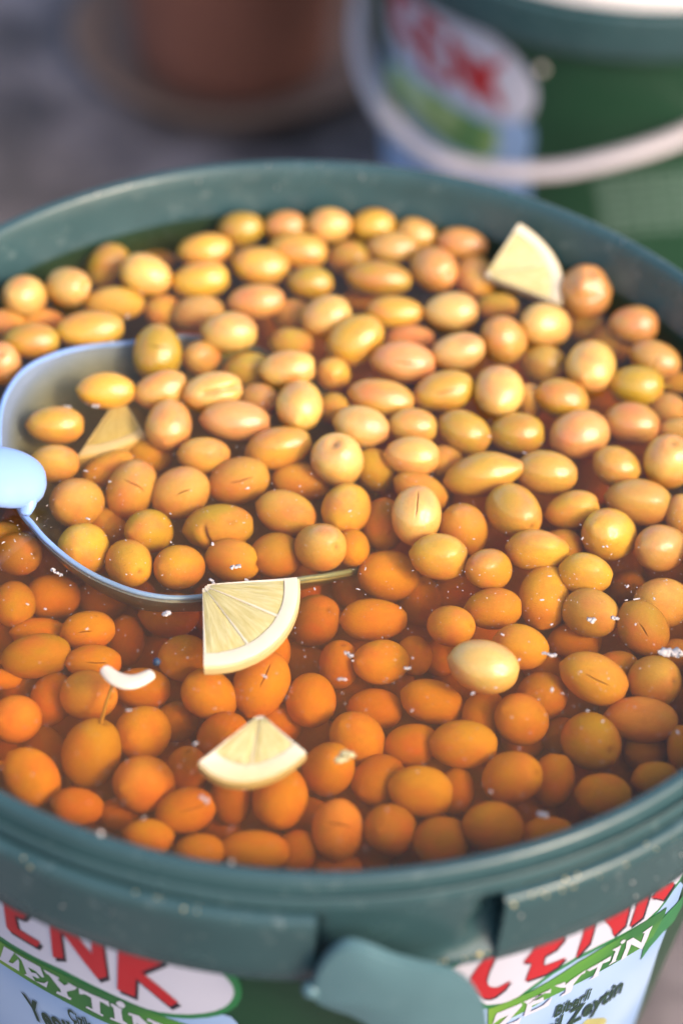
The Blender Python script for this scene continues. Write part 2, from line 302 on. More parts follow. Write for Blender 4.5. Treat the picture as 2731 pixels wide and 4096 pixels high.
(7785,-8238,24839,744,618,239,182,1157,'u','',3,'farther dim deep olive seen straight in front of the dull brown olive'),
(6078,228,25400,920,669,-1609,-602,1523,'u','',3,'farther dim deep olive seen right of the pit-hole olive'),
(-2288,11137,25400,997,739,350,621,2063,'u','',3,'dim deep olive seen behind and right of the grooved cream olive'),
(1225,-4551,24860,863,641,-298,-1222,-2436,'u','',3,'dim deep olive seen straight behind the pale pulp crumb'),
(-2112,293,24191,950,677,499,717,2736,'u','',3,"dim deep olive seen straight behind the lemon wedge by the ladle's edge"),
(-2040,-7123,24566,812,627,1379,-817,-1526,'u','',3,'dim deep olive seen in front and left of the front lemon wedge'),
(9548,1082,25400,910,674,803,-18,2679,'u','',3,'dim deep olive seen straight behind the amber slit olive'),
(153,-9200,25023,853,611,1587,588,-1530,'u','',3,'dim deep olive seen left of the crack-banded olive'),
(1202,9243,25400,972,727,1358,31,1745,'u','',3,'dim deep olive seen straight in front of the brightest yellow olive'),
(-3089,-1144,23907,847,669,2183,-494,1958,'u','',3,"farther dim deep olive seen left of the lemon wedge by the ladle's edge"),
(9016,-2409,25400,823,652,404,-1003,-3131,'u','',3,'nearest dim deep olive seen behind and right of the amber slit olive'),
(-5521,-800,24530,844,668,-630,903,22,'u','',3,'dim deep olive seen straight behind the garlic crescent'),
(5613,1947,25400,874,680,-2013,231,594,'u','',3,'nearer dim deep olive seen right of the pit-hole olive'),
(-9780,3013,25400,866,687,2233,791,2904,'u','',3,'dim deep olive seen in front and left of the ladle handle'),
(7072,-3239,25312,788,647,-449,843,2860,'u','',3,'dim deep olive seen left of the amber slit olive'),
(3042,-9766,24254,766,612,161,-33,-2942,'u','',3,'dim deep olive seen right of the rim-cut olive'),
(9196,-6858,24754,802,627,312,-326,-1293,'u','',3,'dim deep olive seen in front and right of the dull brown olive'),
(-372,10648,25400,875,736,-966,106,-234,'u','',3,'dim deep olive seen left of the brightest yellow olive'),
(-1386,-8640,23886,882,621,-130,1247,2625,'u','',3,'dim deep olive seen straight in front of the front lemon wedge'),
(365,349,24626,843,674,-1359,-515,-536,'u','',3,"farther dim deep olive seen behind and right of the lemon wedge by the ladle's edge"),
(11048,887,25400,892,673,1683,183,-1632,'u','',3,'fourth nearest dim deep olive seen behind and right of the amber slit olive'),
(-8371,-6750,24476,809,630,-1647,-437,-402,'u','',3,'farther dim deep olive seen left of the long-stalked olive'),
(5165,10001,25400,908,732,-1127,-1064,-587,'u','',3,'dim deep olive seen behind and left of the round ivory olive'),
(-5469,-5852,25127,875,631,1257,343,1950,'u','',3,'dim deep olive seen straight in front of the garlic crescent'),
(5040,8137,25400,903,720,1650,-1330,-1702,'u','',3,'dim deep olive seen in front and left of the round ivory olive'),
(5049,-8001,25028,830,618,-868,376,640,'u','',3,'farther dim deep olive seen in front and left of the dull brown olive'),
(-8895,-3226,25312,861,647,-745,474,1052,'u','',3,'dim deep olive seen behind and left of the two-toned olive'),
(3172,-719,24002,938,671,1561,794,-1632,'u','',3,'dim deep olive seen behind and left of the pale lone olive'),
(-8296,-5003,25400,770,635,-502,-1107,-1910,'u','',3,'dim deep olive seen in front and left of the two-toned olive'),
(-5588,-8203,24651,802,619,-904,816,1632,'u','',3,'dim deep olive seen straight in front of the long-stalked olive'),
(2594,-4138,25042,835,643,102,-99,-721,'u','',3,'farther dim deep olive seen behind and right of the pale pulp crumb'),
(5312,-1954,25400,933,655,-1418,760,-1438,'u','',3,'dim deep olive seen straight behind the pale lone olive'),
(10079,6306,25400,938,708,-430,615,836,'u','',3,'dim deep olive seen right of the rosy-shouldered olive'),
(4855,3543,25400,897,690,-513,-715,-1524,'u','',3,'dim deep olive seen straight in front of the long pointed olive'),
(-6926,-5728,24486,896,636,-1436,-357,-1308,'u','',3,'dim deep olive seen behind and left of the long-stalked olive'),
(-3727,-4881,25310,779,637,-671,-768,909,'u','',3,'dim deep olive seen right of the garlic crescent'),
(7325,7280,25400,952,714,-732,741,-414,'u','',3,'dim deep olive seen left of the rosy-shouldered olive'),
(1139,-2441,25224,867,653,-809,668,1334,'u','',3,'farther dim deep olive seen behind and right of the orange slit olive'),
(1709,-8357,24650,794,618,-922,618,1194,'u','',3,'dim deep olive seen behind and right of the crack-banded olive'),
(-7204,-106,24536,958,672,-64,1114,607,'u','',3,'dim deep olive seen behind and right of the two-toned olive'),
(4467,-3632,24775,831,648,-1885,-836,1155,'u','',3,'dim deep olive seen in front and left of the pale lone olive'),
(11004,-4768,25400,829,637,66,1074,2371,'u','',3,'dim deep olive seen right of the amber slit olive'),
(-173,-5651,23278,808,644,1163,-605,-1732,'u','',3,'dim deep olive seen right of the front lemon wedge'),
(2929,-5326,24947,843,636,-1077,67,-922,'u','',3,'nearer dim deep olive seen behind and right of the pale pulp crumb'),
(-1036,-187,23122,846,680,-142,1072,1410,'u','',3,"dim deep olive seen right of the lemon wedge by the ladle's edge"),
(-9191,-108,24623,852,672,1063,-521,-2539,'u','',3,'dim deep olive seen straight behind the two-toned olive'),
(-3908,-6480,24200,786,633,-924,-471,-946,'u','',3,'dim deep olive seen behind and right of the big peach olive'),
(7236,3720,25400,928,691,952,467,-2606,'u','',3,'dim deep olive seen in front and right of the long pointed olive'),
(3894,-7336,25215,778,621,-2082,977,18,'u','',3,'dim deep olive seen right of the pale pulp crumb'),
(8123,-6456,24107,859,634,11,-1235,-2890,'u','',3,'nearer dim deep olive seen straight in front of the dull brown olive'),
(2255,3590,25400,874,690,858,1256,2459,'u','',3,'dim deep olive seen in front and right of the mustard green olive'),
(10844,-1565,25400,933,657,1399,61,-1957,'u','',3,'second nearest dim deep olive seen behind and right of the amber slit olive'),
(-5423,-9437,24162,758,614,247,107,-2557,'u','',3,'dim deep olive seen in front and left of the big peach olive'),
(2573,1417,25400,922,676,-764,-239,-499,'u','',3,'dim deep olive seen in front and left of the upright-slit olive'),
(-1479,-5641,24579,806,636,-670,-775,563,'u','',3,'dim deep olive seen straight behind the front lemon wedge'),
(6340,-3023,24241,790,655,-533,865,60,'u','',3,'dim deep olive seen in front and right of the pale lone olive'),
(-6858,-7052,23627,895,633,-762,651,1298,'u','',3,'dim deep olive seen in front and left of the long-stalked olive'),
(8716,-4281,24590,871,645,1160,-164,1973,'u','',3,'dim deep olive seen straight behind the dull brown olive'),
(10457,1765,24465,888,685,-1415,-279,1200,'u','',3,'third nearest dim deep olive seen behind and right of the amber slit olive'),
(6553,10294,25009,953,736,-239,741,-588,'u','',3,'dim deep olive seen behind and right of the round ivory olive'),
(9020,8184,25400,994,720,-36,-929,-2523,'u','',3,'dim deep olive seen behind and right of the rosy-shouldered olive'),
(-4641,10949,25400,941,738,1101,844,1973,'u','',3,'dim deep olive seen behind and right of the waterline-ringed olive'),
(2142,6206,25400,863,707,1772,-80,-2243,'u','',3,'dim deep olive seen straight behind the mustard green olive'),
(-5704,-2476,23344,859,664,-547,719,1346,'u','',3,'dim deep olive seen behind and left of the garlic crescent'),
(3786,6163,25400,933,707,595,467,2483,'u','',3,'dim deep olive seen behind and left of the long pointed olive'),
]
LABEL = [
('label_panel','sky',1,[(-2.3453,-0.0837),(-2.1998,-0.08337),(-1.9977,-0.08049),(-1.844,-0.08567),(-1.7144,-0.07719),(-1.6953,-0.0756),(-1.6797,-0.07629),(-1.6676,-0.07951),(-1.6556,-0.08851),(-1.6505,-0.24),(-1.8817,-0.24),(-2.1481,-0.24),(-2.6702,-0.24)]),
('logo_border','midgreen',2,[(-2.2868,-0.07977),(-2.2014,-0.08448),(-2.0358,-0.08175),(-1.9283,-0.08315),(-1.8536,-0.0846),(-1.8266,-0.08428),(-1.7932,-0.0832),(-1.7601,-0.08147),(-1.7274,-0.0789),(-1.7016,-0.07618),(-1.6824,-0.07299),(-1.6666,-0.06884),(-1.6586,-0.06445),(-1.6568,-0.06078),(-1.6595,-0.05643),(-1.6666,-0.05317),(-1.6796,-0.04976),(-1.7057,-0.04618),(-1.781,-0.03939),(-1.8662,-0.03406),(-1.9917,-0.03214),(-2.1332,-0.03364),(-2.2159,-0.03681)]),
('logo_oval','print_white',3,[(-2.2806,-0.0763),(-2.1959,-0.08063),(-2.1528,-0.0803),(-2.091,-0.07937),(-2.0325,-0.07823),(-1.9785,-0.07909),(-1.9263,-0.08021),(-1.8858,-0.0814),(-1.8524,-0.08218),(-1.8256,-0.08188),(-1.7922,-0.08062),(-1.7593,-0.07863),(-1.7332,-0.07653),(-1.7107,-0.07404),(-1.6931,-0.07117),(-1.6818,-0.06811),(-1.6747,-0.06491),(-1.6719,-0.06137),(-1.6746,-0.05791),(-1.6832,-0.05473),(-1.6933,-0.05237),(-1.7064,-0.05054),(-1.7266,-0.04724),(-1.7822,-0.04284),(-1.8681,-0.03752),(-1.9947,-0.03569),(-2.1379,-0.03742),(-2.2221,-0.04082)]),
('ribbon','ribbon',4,[(-2.3018,-0.08808),(-2.2006,-0.08392),(-2.1521,-0.08302),(-2.0936,-0.08175),(-2.0352,-0.08104),(-1.98,-0.08107),(-1.9271,-0.08138),(-1.8827,-0.08205),(-1.8428,-0.08306),(-1.8067,-0.08417),(-1.729,-0.08621),(-1.7544,-0.0963),(-1.8158,-0.09862),(-1.8678,-0.09904),(-1.9178,-0.09969),(-1.9394,-0.09948),(-1.9759,-0.0991),(-2.013,-0.09832),(-2.0632,-0.09785),(-2.1119,-0.09795),(-2.1677,-0.09825),(-2.2233,-0.09919),(-2.3326,-0.1043)]),
('letter_shadow','ink',5,[(-2.174,-0.05236),(-2.156,-0.05694),(-2.1449,-0.05922),(-2.1492,-0.06568),(-2.1536,-0.07225),(-2.1488,-0.07333),(-2.0796,-0.07344),(-2.0677,-0.06935),(-2.121,-0.06878),(-2.1201,-0.06143),(-2.102,-0.06079),(-2.0928,-0.05938),(-2.0813,-0.05567),(-2.1064,-0.05463),(-2.1283,-0.0537),(-2.1501,-0.05244)]),
('letter_shadow','ink',5,[(-2.0315,-0.04932),(-2.0338,-0.05546),(-2.043,-0.07468),(-2.0166,-0.07203),(-2.0112,-0.05713),(-2.0039,-0.05759),(-1.9734,-0.06725),(-1.943,-0.07564),(-1.9216,-0.07199),(-1.9191,-0.05525),(-1.9201,-0.04938),(-1.9417,-0.04978),(-1.9462,-0.06225),(-1.9739,-0.05477),(-1.9947,-0.04688)]),
('letter_shadow','ink',5,[(-1.8838,-0.04775),(-1.8896,-0.05685),(-1.903,-0.0776),(-1.8662,-0.07839),(-1.8589,-0.06738),(-1.7953,-0.07834),(-1.7763,-0.07474),(-1.8138,-0.06785),(-1.8458,-0.06257),(-1.8226,-0.05847),(-1.7958,-0.05373),(-1.8054,-0.04664),(-1.8461,-0.05445),(-1.8469,-0.04636)]),
('red_letter','red',6,[(-2.1793,-0.05097),(-2.1613,-0.0555),(-2.1502,-0.05776),(-2.1546,-0.06421),(-2.159,-0.07076),(-2.1543,-0.07183),(-2.0847,-0.07182),(-2.0727,-0.06773),(-2.1263,-0.06725),(-2.1253,-0.05991),(-2.1071,-0.05925),(-2.0979,-0.05783),(-2.0863,-0.05411),(-2.1115,-0.05311),(-2.1334,-0.05222),(-2.1554,-0.05101)]),
('red_letter','red',6,[(-2.0363,-0.04771),(-2.0386,-0.05383),(-2.0481,-0.073),(-2.0216,-0.07032),(-2.016,-0.05546),(-2.0087,-0.05591),(-1.9783,-0.0655),(-1.948,-0.07381),(-1.9265,-0.07015),(-1.9238,-0.05348),(-1.9248,-0.04763),(-1.9464,-0.04805),(-1.9511,-0.06048),(-1.9787,-0.05307),(-1.9995,-0.04524)]),
('red_letter','red',6,[(-1.8884,-0.04597),(-1.8944,-0.05503),(-1.9079,-0.07571),(-1.8712,-0.07645),(-1.8638,-0.06548),(-1.8004,-0.07631),(-1.7814,-0.07271),(-1.8188,-0.06589),(-1.8507,-0.06068),(-1.8275,-0.05656),(-1.8006,-0.05181),(-1.8101,-0.04477),(-1.8509,-0.05259),(-1.8516,-0.04454)]),
('ribbon_letter','print_white',6,[(-2.1844,-0.08487),(-2.1557,-0.08423),(-2.1842,-0.09354),(-2.171,-0.09258),(-2.1498,-0.08714),(-2.1487,-0.08859),(-2.1568,-0.09492),(-2.2142,-0.09624),(-2.2056,-0.09347)]),
('ribbon_letter','print_white',6,[(-2.156,-0.08444),(-2.0896,-0.08346),(-2.0854,-0.08877),(-2.0924,-0.08966),(-2.1065,-0.08788),(-2.1254,-0.08831),(-2.1198,-0.09053),(-2.1059,-0.08916),(-2.0991,-0.09098),(-2.1072,-0.09203),(-2.1199,-0.09235),(-2.1145,-0.09482),(-2.0897,-0.09267),(-2.0768,-0.08993),(-2.0859,-0.09474),(-2.144,-0.09498),(-2.135,-0.09347),(-2.1397,-0.08649)]),
('ribbon_letter','print_white',6,[(-2.0821,-0.08385),(-2.0454,-0.08379),(-2.0444,-0.08476),(-2.0509,-0.08554),(-2.0352,-0.0871),(-2.0239,-0.08513),(-2.0248,-0.08406),(-2.0031,-0.08473),(-2.0103,-0.08664),(-2.0326,-0.09044),(-2.0312,-0.09303),(-2.0235,-0.09305),(-2.0269,-0.09465),(-2.0622,-0.09497),(-2.0577,-0.09321),(-2.0483,-0.09279),(-2.0485,-0.09098),(-2.0702,-0.08549),(-2.0781,-0.08558)]),
('ribbon_letter','print_white',6,[(-1.9992,-0.08447),(-1.933,-0.085),(-1.9327,-0.0882),(-1.9452,-0.08715),(-1.9541,-0.08716),(-1.9577,-0.0945),(-1.9505,-0.09469),(-1.9532,-0.09591),(-1.9912,-0.09489),(-1.9883,-0.09364),(-1.9749,-0.09402),(-1.9732,-0.08707),(-1.9862,-0.08648),(-2.0004,-0.08807)]),
('ribbon_letter','print_white',6,[(-1.928,-0.08542),(-1.9045,-0.08683),(-1.9072,-0.08849),(-1.9068,-0.0936),(-1.8968,-0.09454),(-1.9013,-0.0961),(-1.9367,-0.09561),(-1.9341,-0.0944),(-1.9251,-0.09445),(-1.9236,-0.08775),(-1.929,-0.0869)]),
('ribbon_letter','print_white',6,[(-1.9161,-0.08424),(-1.9125,-0.08298),(-1.905,-0.08208),(-1.8984,-0.08257),(-1.8958,-0.08389),(-1.8982,-0.08513),(-1.905,-0.08605),(-1.9125,-0.08574)]),
('ribbon_letter','print_white',6,[(-1.8909,-0.08742),(-1.8685,-0.08728),(-1.8406,-0.09292),(-1.8405,-0.08914),(-1.8522,-0.08869),(-1.8497,-0.08708),(-1.8151,-0.08855),(-1.8191,-0.09028),(-1.8275,-0.09017),(-1.8251,-0.1003),(-1.8387,-0.09994),(-1.8762,-0.09199),(-1.8767,-0.09744),(-1.8691,-0.0982),(-1.8715,-0.09937),(-1.8939,-0.09854),(-1.8911,-0.09685),(-1.8848,-0.09674),(-1.8837,-0.08863),(-1.8918,-0.0889)]),
('label_panel','sky',1,[(-1.1858,-0.07836),(-1.1537,-0.24),(-0.545,-0.24),(-0.545,-0.17523),(-0.5892,-0.14788),(-0.6312,-0.12012),(-0.6468,-0.09864),(-0.6499,-0.08766),(-0.6628,-0.07749),(-0.7432,-0.05982),(-1.0154,-0.04698),(-1.2091,-0.05325)]),
('logo_border','midgreen',2,[(-1.2958,-0.05397),(-1.2588,-0.04994),(-1.2189,-0.04221),(-1.1658,-0.03273),(-1.0735,-0.02942),(-0.8404,-0.0372),(-0.6899,-0.06657),(-0.692,-0.07128),(-0.7092,-0.07287),(-0.7226,-0.0768),(-0.744,-0.0796),(-0.7774,-0.0803),(-0.8448,-0.07724),(-0.9138,-0.07478),(-0.9751,-0.07409),(-1.0295,-0.0759),(-1.0784,-0.08073),(-1.1002,-0.08363),(-1.1246,-0.08408),(-1.1463,-0.08352),(-1.1793,-0.08166),(-1.2102,-0.07374),(-1.236,-0.06647),(-1.2655,-0.06145)]),
('logo_oval','print_white',3,[(-1.2888,-0.05523),(-1.284,-0.05329),(-1.2574,-0.05177),(-1.2173,-0.04403),(-1.1639,-0.03454),(-1.0711,-0.03128),(-0.8357,-0.03943),(-0.6955,-0.06614),(-0.7053,-0.0684),(-0.7218,-0.07012),(-0.7323,-0.07405),(-0.7508,-0.07686),(-0.7834,-0.07767),(-0.8497,-0.07482),(-0.9182,-0.07228),(-0.9792,-0.07138),(-1.0331,-0.07326),(-1.0816,-0.07812),(-1.1032,-0.08102),(-1.1269,-0.08202),(-1.1488,-0.08117),(-1.1746,-0.07945),(-1.2039,-0.07329),(-1.23,-0.06597),(-1.26,-0.06044)]),
('ribbon','ribbon',4,[(-1.1686,-0.08208),(-1.1308,-0.08166),(-1.103,-0.08123),(-1.0784,-0.08073),(-1.0258,-0.07857),(-0.9725,-0.07574),(-0.9132,-0.07512),(-0.8472,-0.07602),(-0.7828,-0.07793),(-0.7092,-0.08184),(-0.7032,-0.08711),(-0.7167,-0.0965),(-0.7519,-0.09738),(-0.82,-0.09364),(-0.8834,-0.09162),(-0.9618,-0.09018),(-1.0288,-0.09017),(-1.0752,-0.09219),(-1.1175,-0.09367),(-1.1478,-0.09566),(-1.1545,-0.09602)]),
('ribbon_tail','midgreen',3.5,[(-0.6957,-0.08784),(-0.6602,-0.08818),(-0.6321,-0.08748),(-0.6068,-0.0972),(-0.615,-0.10468),(-0.6707,-0.10282),(-0.7073,-0.10425),(-0.7296,-0.10853),(-0.7453,-0.09793)]),
('letter_shadow','ink',5,[(-1.1651,-0.04899),(-1.1754,-0.05162),(-1.1805,-0.05295),(-1.186,-0.05911),(-1.1871,-0.0648),(-1.1816,-0.06775),(-1.1741,-0.06961),(-1.1645,-0.07085),(-1.1551,-0.07173),(-1.1296,-0.07009),(-1.1388,-0.07424),(-1.1568,-0.07679),(-1.1685,-0.077),(-1.1817,-0.07565),(-1.2038,-0.06984),(-1.2212,-0.06497),(-1.2193,-0.05974),(-1.2106,-0.05506),(-1.1978,-0.05163),(-1.1877,-0.0455)]),
('letter_shadow','ink',5,[(-1.0927,-0.05456),(-1.0741,-0.05293),(-1.0361,-0.05255),(-1.0277,-0.05732),(-1.0419,-0.06144),(-1.0655,-0.06248),(-1.0644,-0.06612),(-1.0593,-0.06869),(-1.035,-0.06923),(-1.0064,-0.06973),(-1.0219,-0.07334),(-1.0463,-0.07444),(-1.0941,-0.0737),(-1.0913,-0.06432),(-1.1003,-0.06256),(-1.1132,-0.06179)]),
('letter_shadow','ink',5,[(-0.982,-0.05601),(-0.9588,-0.05279),(-0.9574,-0.05721),(-0.9534,-0.06807),(-0.9779,-0.07348),(-0.9793,-0.06758)]),
('letter_shadow','ink',5,[(-0.9342,-0.05833),(-0.9088,-0.05473),(-0.8668,-0.0585),(-0.8575,-0.07087),(-0.8828,-0.07339),(-0.8975,-0.06771),(-0.9142,-0.06298)]),
('letter_shadow','ink',5,[(-0.8433,-0.06167),(-0.8366,-0.05754),(-0.8101,-0.05953),(-0.7999,-0.07459),(-0.8362,-0.07485)]),
('letter_shadow','ink',5,[(-0.7877,-0.06439),(-0.7817,-0.06188),(-0.721,-0.06746),(-0.716,-0.07031),(-0.7354,-0.07487),(-0.7783,-0.06744),(-0.7993,-0.06443)]),
('red_letter','red',6,[(-1.1698,-0.04758),(-1.18,-0.05022),(-1.1851,-0.05156),(-1.1905,-0.05769),(-1.1917,-0.06337),(-1.1863,-0.0663),(-1.1789,-0.06814),(-1.1693,-0.06937),(-1.1601,-0.07023),(-1.1347,-0.06855),(-1.1439,-0.0727),(-1.1617,-0.07527),(-1.1734,-0.07549),(-1.1865,-0.07417),(-1.2083,-0.06841),(-1.2256,-0.06358),(-1.2237,-0.05837),(-1.215,-0.0537),(-1.2023,-0.05026),(-1.1922,-0.04414)]),
('red_letter','red',6,[(-1.0979,-0.05302),(-1.0795,-0.05137),(-1.0419,-0.05092),(-1.0336,-0.05565),(-1.0477,-0.05978),(-1.071,-0.06087),(-1.07,-0.06449),(-1.065,-0.06703),(-1.0409,-0.06752),(-1.0127,-0.06796),(-1.028,-0.07158),(-1.0522,-0.07274),(-1.0995,-0.07209),(-1.0966,-0.06274),(-1.1055,-0.06101),(-1.1183,-0.06025)]),
('red_letter','red',6,[(-0.9884,-0.05425),(-0.9655,-0.05098),(-0.9641,-0.05538),(-0.9603,-0.06617),(-0.9846,-0.07163),(-0.9859,-0.06576)]),
('red_letter','red',6,[(-0.9413,-0.05643),(-0.9162,-0.05278),(-0.8751,-0.0564),(-0.8662,-0.06866),(-0.891,-0.07126),(-0.9054,-0.06566),(-0.9217,-0.061)]),
('red_letter','red',6,[(-0.8521,-0.05946),(-0.8455,-0.05533),(-0.8197,-0.05719),(-0.8101,-0.07211),(-0.8454,-0.07253)]),
('red_letter','red',6,[(-0.798,-0.06191),(-0.7921,-0.05939),(-0.7336,-0.06456),(-0.729,-0.06735),(-0.7476,-0.07201),(-0.7889,-0.06489),(-0.8092,-0.06201)]),
('ribbon_letter','print_white',6,[(-1.147,-0.08626),(-1.0928,-0.08528),(-1.0889,-0.08707),(-1.1186,-0.09595),(-1.093,-0.09587),(-1.0812,-0.09488),(-1.0823,-0.09857),(-1.0996,-0.0997),(-1.1473,-0.09955),(-1.1476,-0.0976),(-1.1162,-0.09002),(-1.1353,-0.0906),(-1.1491,-0.09268)]),
('ribbon_letter','print_white',6,[(-1.0893,-0.08516),(-1.0258,-0.08404),(-1.024,-0.08673),(-1.0392,-0.08532),(-1.0588,-0.08459),(-1.0609,-0.08734),(-1.0474,-0.08767),(-1.0407,-0.087),(-1.0348,-0.08997),(-1.0624,-0.08997),(-1.0623,-0.09354),(-1.0326,-0.09301),(-1.0145,-0.08993),(-1.0162,-0.09505),(-1.0752,-0.09522),(-1.076,-0.09305),(-1.0763,-0.08834),(-1.0804,-0.08653)]),
('ribbon_letter','print_white',6,[(-1.0191,-0.08342),(-0.9911,-0.08409),(-0.9896,-0.08636),(-0.9783,-0.08524),(-0.9742,-0.08483),(-0.9421,-0.08352),(-0.9414,-0.08513),(-0.9518,-0.08502),(-0.9646,-0.08892),(-0.9632,-0.09185),(-0.965,-0.0933),(-0.9896,-0.09302),(-0.9876,-0.09167),(-0.9806,-0.09159),(-0.9837,-0.08844),(-0.999,-0.08664)]),
('ribbon_letter','print_white',6,[(-0.9395,-0.08384),(-0.8726,-0.0845),(-0.8712,-0.08757),(-0.8934,-0.0862),(-0.8948,-0.09255),(-0.887,-0.09323),(-0.9182,-0.09267),(-0.909,-0.09186),(-0.906,-0.08634),(-0.9276,-0.08598)]),
('ribbon_letter','print_white',6,[(-0.8777,-0.08069),(-0.8517,-0.08156),(-0.8497,-0.09053),(-0.8414,-0.09124),(-0.8702,-0.09042),(-0.8632,-0.08938),(-0.8642,-0.08314)]),
('ribbon_letter','print_white',6,[(-0.8589,-0.07908),(-0.8534,-0.07852),(-0.8417,-0.07986),(-0.843,-0.08145),(-0.8516,-0.08096)]),
('ribbon_letter','print_white',6,[(-0.836,-0.08154),(-0.8155,-0.08249),(-0.77,-0.09198),(-0.7722,-0.08632),(-0.7849,-0.08445),(-0.7486,-0.08562),(-0.7494,-0.08884),(-0.7479,-0.09261),(-0.7515,-0.09861),(-0.8121,-0.0867),(-0.8118,-0.09347),(-0.8034,-0.09424),(-0.8289,-0.09346),(-0.8289,-0.0861)]),
('printed_fruit','yellow_print',2,[(-0.8813,-0.12456),(-0.8647,-0.12338),(-0.8321,-0.12757),(-0.7965,-0.13237),(-0.7711,-0.13771),(-0.7782,-0.14056),(-0.8098,-0.14073),(-0.8599,-0.13339)]),
]
LABEL_BACK = [
('label_panel','sky',1,[(-2.7519,-0.09479),(-2.7116,-0.11469),(-2.6134,-0.09819),(-2.3801,-0.09779),(-2.0914,-0.10176),(-1.9349,-0.09671),(-1.8992,-0.10324),(-1.8958,-0.11129),(-1.9058,-0.12166),(-1.8914,-0.15498),(-2.246,-0.17563),(-2.9265,-0.21021),(-2.891,-0.16325)]),
('logo_oval','print_white',3,[(-2.6874,-0.06621),(-2.5151,-0.04269),(-2.3921,-0.0389),(-2.2646,-0.0385),(-2.1606,-0.04208),(-2.0726,-0.04587),(-2.006,-0.0514),(-1.9584,-0.05751),(-1.9192,-0.0658),(-1.9001,-0.07281),(-1.895,-0.08051),(-1.9052,-0.08894),(-1.9352,-0.09591),(-2.0107,-0.10127),(-2.0913,-0.10256),(-2.1989,-0.10053),(-2.3801,-0.09779),(-2.5097,-0.09721),(-2.6122,-0.09652),(-2.6767,-0.0897),(-2.6998,-0.07943)]),
('ribbon','ribbon_pale',2.5,[(-2.7493,-0.1149),(-2.6181,-0.10488),(-2.5127,-0.10378),(-2.3814,-0.10346),(-2.2445,-0.10528),(-2.1114,-0.10702),(-2.0496,-0.10583),(-2.0449,-0.1253),(-2.096,-0.13495),(-2.2452,-0.13811),(-2.4628,-0.13509),(-2.6426,-0.13746),(-2.7643,-0.13863)]),
('red_letter','red',6,[(-2.6367,-0.05285),(-2.53,-0.04243),(-2.4386,-0.04399),(-2.4688,-0.05237),(-2.551,-0.05309),(-2.5745,-0.0656),(-2.5294,-0.07248),(-2.455,-0.07252),(-2.48,-0.08149),(-2.5854,-0.08334),(-2.6501,-0.0751)]),
('red_letter','red',6,[(-2.4539,-0.04969),(-2.3823,-0.0501),(-2.2991,-0.05298),(-2.3115,-0.05995),(-2.3842,-0.05856),(-2.3927,-0.0676),(-2.3245,-0.06934),(-2.3379,-0.0773),(-2.3989,-0.07655),(-2.3903,-0.08443),(-2.2788,-0.08703),(-2.2913,-0.09426),(-2.4475,-0.0921),(-2.4539,-0.06936)]),
('red_letter','red',6,[(-2.2879,-0.0552),(-2.2326,-0.05742),(-2.1731,-0.07664),(-2.1847,-0.06111),(-2.1433,-0.06309),(-2.1293,-0.09282),(-2.1774,-0.09112),(-2.2383,-0.07477),(-2.2271,-0.0897),(-2.2789,-0.08782)]),
('red_letter','red',6,[(-2.1532,-0.06603),(-2.1078,-0.06555),(-2.0417,-0.05714),(-2.0268,-0.06019),(-2.0819,-0.07181),(-2.0233,-0.09147),(-2.0469,-0.09597),(-2.115,-0.084),(-2.1291,-0.09441),(-2.1556,-0.09448)]),
]
